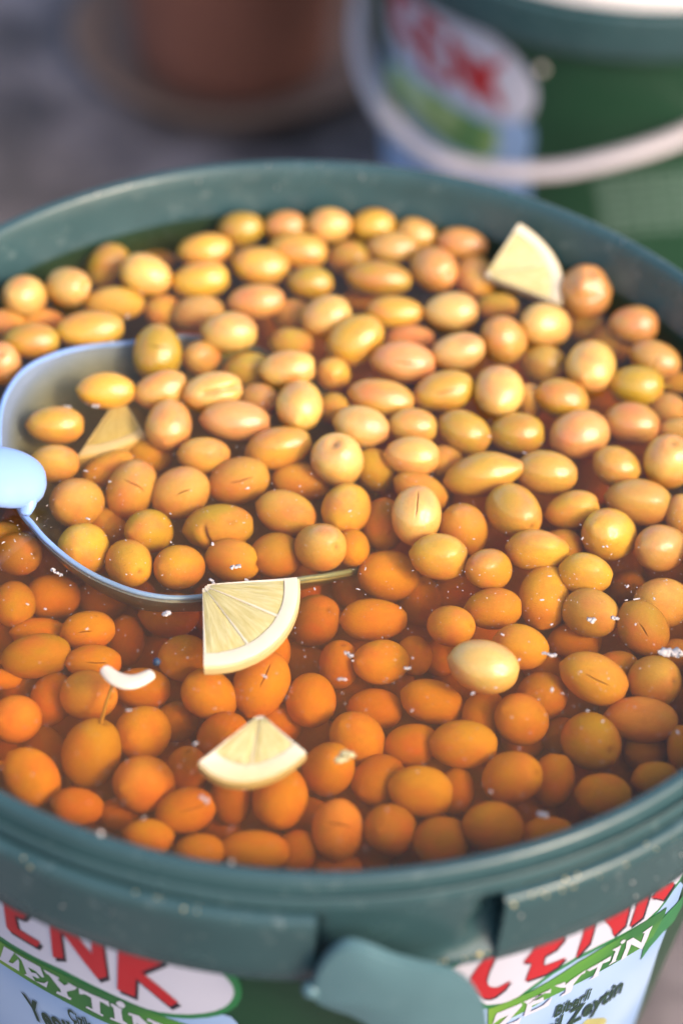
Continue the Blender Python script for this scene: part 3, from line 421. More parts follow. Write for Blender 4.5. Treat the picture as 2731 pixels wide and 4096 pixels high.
FINE_PRINT = [[(-1.6184,-0.12998),(-1.5514,-0.12789),(-1.5486,-0.1311),(-1.6158,-0.13317)],[(-1.537,-0.12746),(-1.4695,-0.12597),(-1.4662,-0.1292),(-1.534,-0.13067)],[(-1.4549,-0.12567),(-1.3861,-0.1248),(-1.3823,-0.12806),(-1.4515,-0.1289)],[(-1.3702,-0.12532),(-1.299,-0.12513),(-1.2946,-0.12843),(-1.3664,-0.12859)],[(-1.2833,-0.12512),(-1.2085,-0.12569),(-1.2034,-0.12905),(-1.2789,-0.12843)],[(-1.6076,-0.13629),(-1.5401,-0.13428),(-1.5371,-0.1375),(-1.605,-0.13951)],[(-1.5255,-0.13386),(-1.4572,-0.13245),(-1.4538,-0.1357),(-1.5224,-0.13709)],[(-1.4424,-0.13217),(-1.3726,-0.13139),(-1.3687,-0.13468),(-1.4389,-0.13542)],[(-1.3565,-0.13195),(-1.2841,-0.13188),(-1.2796,-0.13522),(-1.3525,-0.13524)],[(-1.2681,-0.1319),(-1.1918,-0.13263),(-1.1865,-0.13603),(-1.2635,-0.13525)],[(-1.5967,-0.14267),(-1.5285,-0.14072),(-1.5254,-0.14397),(-1.594,-0.14591)],[(-1.5137,-0.14032),(-1.4446,-0.13899),(-1.4411,-0.14227),(-1.5106,-0.14357)],[(-1.4296,-0.13873),(-1.3588,-0.13806),(-1.3548,-0.14138),(-1.426,-0.14201)],[(-1.3425,-0.13864),(-1.2688,-0.13871),(-1.2641,-0.14208),(-1.3383,-0.14197)],[(-1.2525,-0.13876),(-1.1745,-0.13967),(-1.1691,-0.14311),(-1.2477,-0.14215)],[(-1.5856,-0.1491),(-1.5166,-0.14722),(-1.5135,-0.1505),(-1.5828,-0.15237)],[(-1.5017,-0.14684),(-1.4317,-0.1456),(-1.4281,-0.14891),(-1.4985,-0.15012)],[(-1.4165,-0.14536),(-1.3447,-0.1448),(-1.3405,-0.14815),(-1.4128,-0.14867)],[(-1.3281,-0.14542),(-1.253,-0.14563),(-1.2482,-0.14904),(-1.3238,-0.14878)],[(-1.2364,-0.14572),(-1.1567,-0.14681),(-1.151,-0.1503),(-1.2315,-0.14914)],[(-1.5743,-0.15559),(-1.5045,-0.15379),(-1.5013,-0.1571),(-1.5714,-0.15889)],[(-1.4894,-0.15342),(-1.4186,-0.15228),(-1.4148,-0.15562),(-1.4861,-0.15674)],[(-1.4031,-0.15206),(-1.3302,-0.15162),(-1.3259,-0.15501),(-1.3993,-0.15541)],[(-1.3132,-0.15227),(-1.2368,-0.15264),(-1.2318,-0.15608),(-1.3088,-0.15567)],[(-1.2199,-0.15276),(-1.1382,-0.15406),(-1.1323,-0.15759),(-1.2147,-0.15622)],[(-1.5627,-0.16215),(-1.4921,-0.16042),(-1.4888,-0.16376),(-1.5597,-0.16547)],[(-1.4768,-0.16007),(-1.4051,-0.15903),(-1.4012,-0.16241),(-1.4734,-0.16342)],[(-1.3894,-0.15883),(-1.3153,-0.15852),(-1.3108,-0.16194),(-1.3854,-0.16222)],[(-1.298,-0.15921),(-1.2201,-0.15974),(-1.2149,-0.16323),(-1.2934,-0.16265)],[(-1.2028,-0.1599),(-1.1191,-0.16142),(-1.1129,-0.165),(-1.1974,-0.1634)],[(-1.5509,-0.16876),(-1.4795,-0.16712),(-1.4761,-0.1705),(-1.5478,-0.17211)],[(-1.464,-0.1668),(-1.3912,-0.16586),(-1.3872,-0.16926),(-1.4605,-0.17017)],[(-1.3753,-0.16569),(-1.3,-0.16551),(-1.2953,-0.16896),(-1.3712,-0.1691)],[(-1.2824,-0.16624),(-1.2028,-0.16694),(-1.1974,-0.17047),(-1.2776,-0.16971)],[(-1.1851,-0.16714),(-1.0992,-0.1689),(-1.0927,-0.17253),(-1.1795,-0.17069)]]
TEXTS = [('Yeşil',[(-2.156,-0.12106),(-2.0334,-0.12234),(-2.1676,-0.10854)]),('Çizik',[(-2.0404,-0.10791),(-1.9825,-0.10841),(-2.0457,-0.10101)]),('Biberli',[(-0.9904,-0.10547),(-0.8945,-0.10633),(-0.9919,-0.09845)]),('Zeytin',[(-0.9366,-0.11751),(-0.7668,-0.12099),(-0.9439,-0.10646)]),('Yeşil',[(-1.0427,-0.12068),(-0.9566,-0.11718),(-1.047,-0.10985)])]
TEAR_TAB = [(-1.5322,-0.03338),(-1.5299,-0.02906),(-1.5243,-0.02347),(-1.5145,-0.01843),(-1.5015,-0.01462),(-1.4883,-0.01237),(-1.4732,-0.01178),(-1.4553,-0.01301),(-1.4354,-0.01528),(-1.4134,-0.0184),(-1.3884,-0.02152),(-1.36,-0.02424),(-1.3304,-0.02675),(-1.3045,-0.03049),(-1.2808,-0.03538),(-1.2637,-0.04028),(-1.25,-0.04581),(-1.2403,-0.05168),(-1.2319,-0.05984),(-1.2192,-0.07898),(-1.2869,-0.07833),(-1.3799,-0.06343),(-1.4502,-0.04847),(-1.4722,-0.04496),(-1.4903,-0.04273),(-1.5092,-0.04047),(-1.5246,-0.03867),(-1.5308,-0.03687)]
BAIL = [[0.0059, 0.4834, 0.1708], [0.0054, 0.4834, 0.1544], [0.0051, 0.4734, 0.1398], [0.0094, 0.4534, 0.1322], [0.0161, 0.4234, 0.1355], [0.0254, 0.3934, 0.1417], [0.0402, 0.3634, 0.151], [0.0584, 0.3514, 0.1548], [0.074, 0.3454, 0.1584], [0.0937, 0.3434, 0.1621], [0.112, 0.3454, 0.1665], [0.1302, 0.3514, 0.1693], [0.1485, 0.3634, 0.1698], [0.1704, 0.3934, 0.1622], [0.1924, 0.4334, 0.1526], [0.2075, 0.4834, 0.1455]]
WEDGEA = [[0.05067, 0.10824, 0.288], [0.06109, 0.12348, 0.298], [0.07604, 0.10228, 0.282]]
WEDGEB = [[-0.03106, -0.03728, 0.285], [-0.00419, -0.0322, 0.285], [-0.02834, -0.06798, 0.285]]
WEDGEC = [[-0.01152, -0.08655, 0.287], [0.00134, -0.09674, 0.284], [-0.02691, -0.10198, 0.284]]
WEDGED = [[-0.06363, 0.04857, 0.28], [-0.05412, 0.0339, 0.277], [-0.07383, 0.02305, 0.277]]
GARLIC = [[-0.05572, -0.07028, 0.284], [-0.05275, -0.07332, 0.284], [-0.04924, -0.07469, 0.284], [-0.04594, -0.07398, 0.284], [-0.04235, -0.07114, 0.284]]
HANDLE = [[-0.07976, -0.00419, 0.29], [-0.08949, -0.00723, 0.295], [-0.09889, -0.01391, 0.302], [-0.11023, -0.02916, 0.318], [-0.12191, -0.06451, 0.354], [-0.12842, -0.12271, 0.414]]
NECK = [[-0.08783, -0.00697, 0.291], [-0.08461, -0.01072, 0.2895], [-0.0848, -0.01422, 0.287]]
BOWL = [[-0.09716, 0.02441, 0.288], [-0.0968, 0.03749, 0.288], [-0.09286, 0.05027, 0.287], [-0.08467, 0.06061, 0.285], [-0.0745, 0.06762, 0.283], [-0.06242, 0.07149, 0.282], [-0.04507, 0.08069, 0.278], [-0.02399, 0.08283, 0.273], [-0.00356, 0.07404, 0.267], [0.01138, 0.05543, 0.262], [0.01839, 0.03274, 0.259], [0.01851, 0.01027, 0.26], [0.01513, -0.00569, 0.265], [0.00546, -0.01517, 0.27], [-0.00346, -0.0193, 0.2717], [-0.01966, -0.02865, 0.2757], [-0.03558, -0.03604, 0.2787], [-0.04802, -0.03728, 0.2807], [-0.05982, -0.03251, 0.2807], [-0.06923, -0.02708, 0.2817], [-0.07747, -0.021, 0.284], [-0.08262, -0.01511, 0.285], [-0.08668, -0.01, 0.286], [-0.09376, 0.00521, 0.288]]
DRIP = [-1.8838, -0.05689]
CRUMB = [0.01169, -0.09712, 0.284]
SPECK = [-0.04164, -0.06577, 0.283]
CHIPS = [([-0.07331, -0.03438, 0.2843],0.00243,0.00085,-0.611),([0.06788, -0.05653, 0.2843],0.00243,0.00097,-0.140),([0.10239, -0.05363, 0.2843],0.00316,0.00219,0.175),([-0.02228, -0.0284, 0.2843],0.00182,0.00122,0.349),([-0.02453, -0.1148, 0.2843],0.00170,0.00109,-0.873),([0.08721, -0.04116, 0.2843],0.00109,0.00097,0.000),([-0.0285, -0.03467, 0.2843],0.00122,0.00085,-0.698),([-0.04049, -0.04814, 0.2843],0.00049,0.00134,0.000),([0.08031, -0.0425, 0.2843],0.00109,0.00134,0.000),([0.01161, -0.06028, 0.2843],0.00134,0.00097,-0.524),([0.01012, -0.0699, 0.2843],0.00146,0.00073,0.000),([-0.07851, 0.03701, 0.2843],0.00109,0.00097,0.000),([-0.06989, 0.03829, 0.2843],0.00109,0.00097,0.000),([0.06468, -0.11409, 0.2843],0.00122,0.00122,0.000),([0.02817, -0.06457, 0.2843],0.00097,0.00073,0.000)]
HEAP = [[-0.1163, -0.0119, 0.26, 0.0102, 0.0084, 2.6183, 1.6948, 2.8944], [-0.1044, -0.0319, 0.278, 0.0101, 0.0083, 2.0083, 1.845, 2.3577], [-0.1085, -0.032, 0.2604, 0.0099, 0.0081, 2.9806, 0.0315, 2.0727], [-0.11, -0.0644, 0.259, 0.0101, 0.0083, 2.2216, 1.0281, 1.9739], [-0.1201, -0.0497, 0.2746, 0.0106, 0.0087, 1.0882, 1.1448, 0.7661], [-0.1279, -0.0249, 0.2773, 0.01, 0.0082, 2.625, 2.6458, 0.3713], [-0.105, -0.0483, 0.2601, 0.0101, 0.0083, 2.2022, 0.5609, 1.8218], [-0.1207, 0.0442, 0.2761, 0.0106, 0.0087, 2.8238, 2.3191, 2.7131], [-0.1279, 0.0123, 0.2593, 0.0102, 0.0084, 0.6515, 2.1755, 1.8348], [-0.1155, 0.0109, 0.2763, 0.0107, 0.0088, 0.5857, 0.5732, 0.1841], [0.1214, -0.036, 0.2645, 0.0102, 0.0083, 0.891, 2.434, 0.9852], [0.1295, -0.0184, 0.2621, 0.0102, 0.0084, 2.8312, 1.0793, 2.4674], [0.1224, -0.0033, 0.2617, 0.01, 0.0082, 2.155, 2.1791, 0.5412], [-0.1094, 0.0271, 0.2777, 0.0104, 0.0085, 1.4248, 0.8166, 2.0258], [0.116, -0.0581, 0.2773, 0.01, 0.0082, 2.152, 0.8844, 0.6587], [-0.0984, -0.0791, 0.2785, 0.0105, 0.0086, 2.711, 0.2268, 0.205], [0.1292, 0.0102, 0.2771, 0.0106, 0.0087, 1.7611, 2.4673, 0.9323], [0.1259, 0.0381, 0.2759, 0.0103, 0.0085, 0.1706, 2.1638, 0.5652], [-0.1063, -0.0057, 0.2765, 0.0098, 0.008, 1.3805, 0.5304, 1.521], [-0.096, -0.0613, 0.2757, 0.0099, 0.0081, 2.2185, 2.9204, 1.86], [-0.1186, 0.0284, 0.2593, 0.0104, 0.0085, 0.1741, 1.5797, 2.0123], [-0.1297, -0.0071, 0.2769, 0.0106, 0.0087, 0.0879, 2.6376, 0.3704], [-0.1154, 0.05, 0.2592, 0.0103, 0.0085, 1.0179, 0.9132, 0.9977], [-0.0957, -0.086, 0.2625, 0.0106, 0.0087, 2.1374, 2.9047, 2.2224], [0.1192, -0.0136, 0.2795, 0.01, 0.0082, 2.8727, 0.6365, 2.0131], [0.1305, 0.0173, 0.2592, 0.0102, 0.0083, 1.2006, 1.8053, 0.1874]]


# ------------------------------------------------------------------ helpers
def link(name, me, mats=(), parent=None):
    o = bpy.data.objects.new(name, me)
    COL.objects.link(o)
    for m in (mats if isinstance(mats, (list, tuple)) else [mats]):
        me.materials.append(m)
    if parent: o.parent = parent
    return o

def tag(o, label=None, cat=None, group=None, kind=None):
    if label: o['label'] = label
    if cat: o['category'] = cat
    if group: o['group'] = group
    if kind: o['kind'] = kind
    return o

def thing(name, loc, label, cat, group=None, rot=(0, 0, 0)):
    o = bpy.data.objects.new(name, None)
    COL.objects.link(o)
    o.location = loc
    o.rotation_euler = rot
    o.empty_display_size = 0.02
    return tag(o, label, cat, group)

def to_mesh(bm, name='m', smooth=True, angle=None):
    bmesh.ops.recalc_face_normals(bm, faces=bm.faces[:])
    me = bpy.data.meshes.new(name)
    bm.to_mesh(me)
    bm.free()
    if smooth:
        me.polygons.foreach_set('use_smooth', [True] * len(me.polygons))
        if angle: me.set_sharp_from_angle(angle=radians(angle))
    return me

def lathe(bm, prof, t0=0.0, t1=2 * pi, n=180, closed=False, mat=0, center=(0, 0, 0), wob=None):
    """revolve (r, z) pairs; a partial sweep of a closed profile gets end caps"""
    full = abs(t1 - t0 - 2 * pi) < 1e-6
    rings = []
    for i in range(n if full else n + 1):
        t = t0 + (t1 - t0) * i / n
        row = []
        for r, z in prof:
            w = wob(t, z) if wob else 0
            row.append(bm.verts.new((center[0] + (r + w) * cos(t), center[1] + (r + w) * sin(t), center[2] + z)))
        rings.append(row)
    m = len(prof)
    for i in range(len(rings) - (0 if full else 1)):
        a, b = rings[i], rings[(i + 1) % len(rings)]
        for j in range(m if closed else m - 1):
            k = (j + 1) % m
            f = bm.faces.new((a[j], b[j], b[k], a[k]))
            f.material_index = mat(j) if callable(mat) else mat
    if closed and not full:
        for row in (rings[0], rings[-1]):
            bm.faces.new(row)
    return rings

def tube(bm, pts, rads, n=10, caps=True, flat=None):
    """tube along points; rads: radius or (ru, rv) per point; flat: fixed 'up' for the section"""
    pts = [Vector(p) for p in pts]
    rows = []
    up = Vector(flat) if flat else Vector((0, 0, 1))
    for i, p in enumerate(pts):
        d = (pts[min(i + 1, len(pts) - 1)] - pts[max(i - 1, 0)]).normalized()
        s = d.cross(up)
        if s.length < 1e-4: s = d.cross(Vector((1, 0, 0)))
        s.normalize()
        v = s.cross(d).normalized()
        r = rads[i]
        ru, rv = r if isinstance(r, (tuple, list)) else (r, r)
        rows.append([bm.verts.new(p + s * (ru * cos(2 * pi * k / n)) + v * (rv * sin(2 * pi * k / n))) for k in range(n)])
    for a, b in zip(rows, rows[1:]):
        for k in range(n):
            bm.faces.new((a[k], a[(k + 1) % n], b[(k + 1) % n], b[k]))
    if caps:
        bm.faces.new(rows[0][::-1]); bm.faces.new(rows[-1])
    return rows

def smooth01(x):
    x = max(0.0, min(1.0, x)); return x * x * (3 - 2 * x)

def catmull(P, n, closed=False):
    P = [Vector(p) for p in P]
    out = []
    m = len(P)
    for i in range(m if closed else m - 1):
        if closed: a, b, c, d = P[i - 1], P[i], P[(i + 1) % m], P[(i + 2) % m]
        else: a, b, c, d = P[max(i - 1, 0)], P[i], P[i + 1], P[min(i + 2, m - 1)]
        for k in range(n):
            t = k / n
            out.append(0.5 * ((2 * b) + (c - a) * t + (2 * a - 5 * b + 4 * c - d) * t * t + (3 * b - a - 3 * c + d) * t ** 3))
    if not closed: out.append(P[-1])
    return out

# ------------------------------------------------------------------ materials
def mat(name):
    m = bpy.data.materials.new(name)
    m.use_nodes = True
    nt = m.node_tree
    p = nt.nodes['Principled BSDF']
    return m, nt, p

def N(nt, kind, **kw):
    n = nt.nodes.new(kind)
    for k, v in kw.items():
        if k in n.inputs: n.inputs[k].default_value = v
        else: setattr(n, k, v)
    return n

def noise(nt, scale, detail=3, rough=0.55, coord='Object', dist=0.0, vec=None):
    n = N(nt, 'ShaderNodeTexNoise', Scale=scale, Detail=detail, Roughness=rough, Distortion=dist)
    if vec is None:
        tc = nt.nodes.new('ShaderNodeTexCoord')
        vec = tc.outputs[coord]
    nt.links.new(vec, n.inputs['Vector'])
    return n.outputs['Fac']

def ramp(nt, fac, a, b, ca=(0, 0, 0, 1), cb=(1, 1, 1, 1)):
    r = nt.nodes.new('ShaderNodeValToRGB')
    r.color_ramp.elements[0].position = a
    r.color_ramp.elements[1].position = b
    r.color_ramp.elements[0].color = ca
    r.color_ramp.elements[1].color = cb
    nt.links.new(fac, r.inputs['Fac'])
    return r.outputs['Color']

def mix(nt, fac, a, b, mode='MIX'):
    n = N(nt, 'ShaderNodeMix', data_type='RGBA', blend_type=mode)
    for sock, v in ((n.inputs['Factor'], fac), (n.inputs['A'], a), (n.inputs['B'], b)):
        pass
    def put(idx, v):
        s = n.inputs[idx]
        if hasattr(v, 'node'): nt.links.new(v, s)
        else: s.default_value = v if not isinstance(v, tuple) else (*v, 1)[:4]
    put(0, fac); put(6, a); put(7, b)
    return n.outputs[2]

def bump(nt, p, h, strength, dist):
    b = N(nt, 'ShaderNodeBump', Strength=strength, Distance=dist)
    nt.links.new(h, b.inputs['Height'])
    nt.links.new(b.outputs['Normal'], p.inputs['Normal'])

def plastic(name, col, rough=0.35, var=0.25, scuff=0.0, scale=40, spec=0.5, sss=0.0):
    m, nt, p = mat(name)
    n = noise(nt, scale, 4)
    lo = tuple(c * (1 - var) for c in col); hi = tuple(min(1, c * (1 + var)) for c in col)
    c = mix(nt, n, lo, hi)
    if scuff:
        s = ramp(nt, noise(nt, scale * 3.2, 6, 0.7), 0.58, 0.8)
        sc = N(nt, 'ShaderNodeMath', operation='MULTIPLY'); nt.links.new(s, sc.inputs[0]); sc.inputs[1].default_value = scuff
        c = mix(nt, sc.outputs[0], c, (0.42, 0.46, 0.44))
    nt.links.new(c, p.inputs['Base Color'])
    rr = N(nt, 'ShaderNodeMapRange'); nt.links.new(noise(nt, scale * 2, 4), rr.inputs['Value'])
    rr.inputs['To Min'].default_value = rough * 0.75; rr.inputs['To Max'].default_value = min(1, rough * 1.35)
    nt.links.new(rr.outputs[0], p.inputs['Roughness'])
    p.inputs['Specular IOR Level'].default_value = spec
    if sss:
        p.inputs['Subsurface Weight'].default_value = sss
        p.inputs['Subsurface Radius'].default_value = (1, 1, 1)
        p.inputs['Subsurface Scale'].default_value = 0.004
    bump(nt, p, noise(nt, scale * 6, 3), 0.15, 0.0005)
    return m

M = {}
M['teal'] = plastic('teal_plastic', (0.030, 0.067, 0.073), 0.24, 0.2, 0.25, 45)
M['teal_dark'] = plastic('inner_plastic', (0.022, 0.048, 0.03), 0.4, 0.2, 0, 45, 0.05)  # inner teal, darkened: the dimness below the brine is in its colour
M['shaded_wall'] = plastic('submerged_wall_shade', (0.020, 0.042, 0.022), 0.5, 0.25, 0, 45, 0.05)  # wall under the brine line, its duller light put into a darker teal
M['tab'] = plastic('tab_plastic', (0.07, 0.14, 0.16), 0.42, 0.15, 0.15, 50)
M['green'] = plastic('printed_green', (0.008, 0.042, 0.019), 0.4, 0.15, 0.0, 30)
M['midgreen'] = plastic('print_mid_green', (0.022, 0.15, 0.05), 0.4, 0.12, 0, 30)
M['print_white'] = plastic('print_white', (0.49, 0.475, 0.56), 0.4, 0.04, 0, 30)
M['red'] = plastic('print_red', (0.38, 0.012, 0.018), 0.4, 0.06, 0, 30)
M['ink'] = plastic('print_ink', (0.012, 0.010, 0.02), 0.4, 0.1, 0, 30)
M['ink_green'] = plastic('print_text_green', (0.012, 0.04, 0.022), 0.4, 0.1, 0, 30)
M['yellow_print'] = plastic('print_yellow', (0.36, 0.33, 0.12), 0.4, 0.3, 0, 90)
M['lid'] = plastic('white_lid_plastic', (0.80, 0.74, 0.72), 0.45, 0.03, 0, 20)
M['bail'] = plastic('white_handle_plastic', (0.46, 0.40, 0.41), 0.45, 0.05, 0, 20)
M['ladle'] = plastic('ladle_plastic', (0.22, 0.35, 0.66), 0.30, 0.03, 0, 30, 0.5, 0.1)
def mat_thin_plastic():
    m = plastic('thin_ladle_plastic', (0.27, 0.32, 0.41), 0.3, 0.03, 0, 30, 0.4)
    nt = m.node_tree; p = nt.nodes['Principled BSDF']; out = nt.nodes['Material Output']
    tr = nt.nodes.new('ShaderNodeBsdfTransparent'); tr.inputs['Color'].default_value = (0.72, 0.82, 1, 1)
    mx = nt.nodes.new('ShaderNodeMixShader'); mx.inputs[0].default_value = 0.42
    nt.links.new(p.outputs[0], mx.inputs[1]); nt.links.new(tr.outputs[0], mx.inputs[2]); nt.links.new(mx.outputs[0], out.inputs['Surface'])
    return m
M['ladle_thin'] = mat_thin_plastic()
M['terracotta'] = plastic('terracotta', (0.235, 0.09, 0.06), 0.75, 0.25, 0, 25, 0.25)
M['saucer'] = plastic('saucer_clay', (0.20, 0.12, 0.083), 0.6, 0.3, 0.05, 25, 0.3)
M['soil'] = plastic('soil', (0.02, 0.014, 0.01), 0.9, 0.5, 0, 120, 0.2)

def mat_gradient(name, stops, scale):
    m, nt, p = mat(name)
    f = noise(nt, scale, 1, 0.3)
    r = nt.nodes.new('ShaderNodeValToRGB')
    e = r.color_ramp.elements
    e[0].position, e[0].color = stops[0][0], (*stops[0][1], 1)
    e[1].position, e[1].color = stops[-1][0], (*stops[-1][1], 1)
    for pos_, c in stops[1:-1]:
        k = e.new(pos_); k.color = (*c, 1)
    nt.links.new(f, r.inputs['Fac'])
    nt.links.new(r.outputs['Color'], p.inputs['Base Color'])
    p.inputs['Roughness'].default_value = 0.4
    return m
M['sky'] = mat_gradient('print_sky', [(0.25, (0.17, 0.29, 0.52)), (0.5, (0.26, 0.38, 0.60)), (0.75, (0.42, 0.52, 0.70))], 16)
M['ribbon_pale'] = mat_gradient('print_pale_ribbon', [(0.36, (0.10, 0.24, 0.08)), (0.5, (0.24, 0.36, 0.10)), (0.64, (0.36, 0.48, 0.30))], 40)
M['ribbon'] = mat_gradient('print_ribbon', [(0.36, (0.020, 0.12, 0.03)), (0.5, (0.07, 0.22, 0.03)), (0.64, (0.20, 0.32, 0.03))], 26)

def mat_olive():
    m, nt, p = mat('olive_flesh')
    oi = nt.nodes.new('ShaderNodeObjectInfo')
    tc = nt.nodes.new('ShaderNodeTexCoord')
    ad = N(nt, 'ShaderNodeVectorMath', operation='ADD')
    sc = N(nt, 'ShaderNodeVectorMath', operation='SCALE'); sc.inputs['Scale'].default_value = 1.0
    cmb = nt.nodes.new('ShaderNodeCombineXYZ')
    mul = N(nt, 'ShaderNodeMath', operation='MULTIPLY'); nt.links.new(oi.outputs['Random'], mul.inputs[0]); mul.inputs[1].default_value = 60
    for k in range(3): nt.links.new(mul.outputs[0], cmb.inputs[k])
    nt.links.new(tc.outputs['Object'], ad.inputs[0]); nt.links.new(cmb.outputs[0], ad.inputs[1])
    v = ad.outputs[0]
    base = oi.outputs['Color']
    blush = ramp(nt, noise(nt, 0.8, 2, 0.5, vec=v), 0.42, 0.72)
    c = mix(nt, blush, base, mix(nt, 0.62, base, (0.60, 0.17, 0.07)))
    green = ramp(nt, noise(nt, 1.1, 2, 0.5, vec=v, dist=0.4), 0.52, 0.78)
    gm = N(nt, 'ShaderNodeMath', operation='MULTIPLY'); nt.links.new(green, gm.inputs[0]); gm.inputs[1].default_value = 0.42
    c = mix(nt, gm.outputs[0], c, mix(nt, 0.7, base, (0.36, 0.29, 0.03)))
    fine = ramp(nt, noise(nt, 9, 5, 0.7, vec=v), 0.35, 0.75)
    c = mix(nt, 0.22, c, mix(nt, fine, (0.5, 0.5, 0.5), (1.15, 1.1, 1.05)), 'MULTIPLY')
    pale = ramp(nt, noise(nt, 42, 2, 0.5, vec=v), 0.66, 0.74)
    pm = N(nt, 'ShaderNodeMath', operation='MULTIPLY'); nt.links.new(pale, pm.inputs[0]); pm.inputs[1].default_value = 0.28
    c = mix(nt, pm.outputs[0], c, (0.75, 0.6, 0.35))
    bruise = ramp(nt, noise(nt, 2.6, 3, 0.6, vec=v, dist=0.8), 0.68, 0.8)
    bm_ = N(nt, 'ShaderNodeMath', operation='MULTIPLY'); nt.links.new(bruise, bm_.inputs[0]); bm_.inputs[1].default_value = 0.5
    c = mix(nt, bm_.outputs[0], c, (0.22, 0.085, 0.02))
    at = N(nt, 'ShaderNodeAttribute', attribute_name='mark')
    c = mix(nt, at.outputs['Fac'], c, (0.085, 0.03, 0.008))
    nt.links.new(c, p.inputs['Base Color'])
    p.inputs['Roughness'].default_value = 0.15
    # wet skin mirrors strongly in air and hardly at all under the brine, whose index is close to its own
    ge = nt.nodes.new('ShaderNodeNewGeometry'); sx = nt.nodes.new('ShaderNodeSeparateXYZ')
    nt.links.new(ge.outputs['Position'], sx.inputs[0])
    mr = N(nt, 'ShaderNodeMapRange'); mr.inputs['From Min'].default_value = WATER - 0.0006; mr.inputs['From Max'].default_value = WATER + 0.0004
    mr.inputs['To Min'].default_value = 0.04; mr.inputs['To Max'].default_value = 0.75
    nt.links.new(sx.outputs['Z'], mr.inputs['Value']); nt.links.new(mr.outputs[0], p.inputs['Specular IOR Level'])
    p.inputs['Subsurface Weight'].default_value = 0.45
    p.inputs['Subsurface Radius'].default_value = (1.0, 0.55, 0.2)
    p.inputs['Subsurface Scale'].default_value = 0.006
    hb = N(nt, 'ShaderNodeMath', operation='ADD')
    nt.links.new(noise(nt, 5, 4, 0.6, vec=v), hb.inputs[0]); nt.links.new(noise(nt, 28, 2, 0.5, vec=v), hb.inputs[1])
    bump(nt, p, hb.outputs[0], 0.16, 0.0014)
    return m
M['olive'] = mat_olive()

M['heap'] = plastic('olive_heap_skin', (0.60, 0.34, 0.06), 0.25, 0.25, 0, 60, 0.3, 0.3)

def mat_pulp():
    m, nt, p = mat('lemon_pulp')
    at = N(nt, 'ShaderNodeAttribute', attribute_name='polar')
    mp = N(nt, 'ShaderNodeMapping'); mp.inputs['Scale'].default_value = (4.0, 22.0, 1.0)
    nt.links.new(at.outputs['Vector'], mp.inputs['Vector'])
    f = noise(nt, 1.0, 4, 0.6, vec=mp.outputs[0], dist=0.6)
    c = mix(nt, ramp(nt, f, 0.36, 0.66), (0.47, 0.365, 0.125), (0.60, 0.50, 0.25))
    nt.links.new(c, p.inputs['Base Color'])
    p.inputs['Roughness'].default_value = 0.3
    p.inputs['Subsurface Weight'].default_value = 0.4
    p.inputs['Subsurface Radius'].default_value = (1, 0.8, 0.4)
    p.inputs['Subsurface Scale'].default_value = 0.003
    bump(nt, p, f, 0.5, 0.0006)
    return m
M['pulp'] = mat_pulp()
M['pith'] = plastic('lemon_pith', (0.68, 0.57, 0.41), 0.55, 0.06, 0, 160, 0.4, 0.3)
M['zest'] = plastic('lemon_zest', (0.66, 0.50, 0.24), 0.4, 0.15, 0, 200, 0.5, 0.2)
M['garlic'] = plastic('garlic', (0.68, 0.58, 0.45), 0.4, 0.04, 0, 150, 0.5, 0.4)
M['flake'] = plastic('white_flake', (0.52, 0.45, 0.42), 0.5, 0.08, 0, 400, 0.5)
M['crumb'] = plastic('pulp_crumb', (0.55, 0.45, 0.22), 0.5, 0.25, 0, 400, 0.5, 0.3)
M['blue'] = plastic('blue_speck', (0.02, 0.045, 0.09), 0.5, 0.1, 0, 400)
M['stalk'] = plastic('stalk', (0.36, 0.20, 0.025), 0.45, 0.25, 0, 300)

def mat_brine():
    m, nt, p = mat('brine')
    out = nt.nodes['Material Output']
    nt.nodes.remove(p)
    tr = nt.nodes.new('ShaderNodeBsdfTransparent')
    gl = N(nt, 'ShaderNodeBsdfGlossy', Roughness=0.02)
    fr = N(nt, 'ShaderNodeFresnel', IOR=1.34)
    ge = nt.nodes.new('ShaderNodeNewGeometry')
    io = N(nt, 'ShaderNodeMapRange'); io.inputs['To Min'].default_value = 1.45; io.inputs['To Max'].default_value = 1 / 1.45   # index raised past the brine's own to add sheen to its surface
    nt.links.new(ge.outputs['Backfacing'], io.inputs['Value']); nt.links.new(io.outputs[0], fr.inputs['IOR'])
    bp = N(nt, 'ShaderNodeBump', Strength=0.18, Distance=0.002)
    nt.links.new(noise(nt, 38, 2, 0.4), bp.inputs['Height'])
    nt.links.new(bp.outputs[0], gl.inputs['Normal']); nt.links.new(bp.outputs[0], fr.inputs['Normal'])
    mx = nt.nodes.new('ShaderNodeMixShader')
    nt.links.new(fr.outputs[0], mx.inputs[0]); nt.links.new(tr.outputs[0], mx.inputs[1]); nt.links.new(gl.outputs[0], mx.inputs[2])
    nt.links.new(mx.outputs[0], out.inputs['Surface'])
    ab = N(nt, 'ShaderNodeVolumeAbsorption'); ab.inputs['Color'].default_value = (0.999, 0.765, 0.02, 1); ab.inputs['Density'].default_value = 46
    sc = N(nt, 'ShaderNodeVolumeScatter'); sc.inputs['Color'].default_value = (1.0, 0.87, 0.56, 1); sc.inputs['Density'].default_value = 4.8; sc.inputs['Anisotropy'].default_value = 0.3
    ad = nt.nodes.new('ShaderNodeAddShader')
    nt.links.new(ab.outputs[0], ad.inputs[0]); nt.links.new(sc.outputs[0], ad.inputs[1])
    nt.links.new(ad.outputs[0], out.inputs['Volume'])
    return m
M['brine'] = mat_brine()

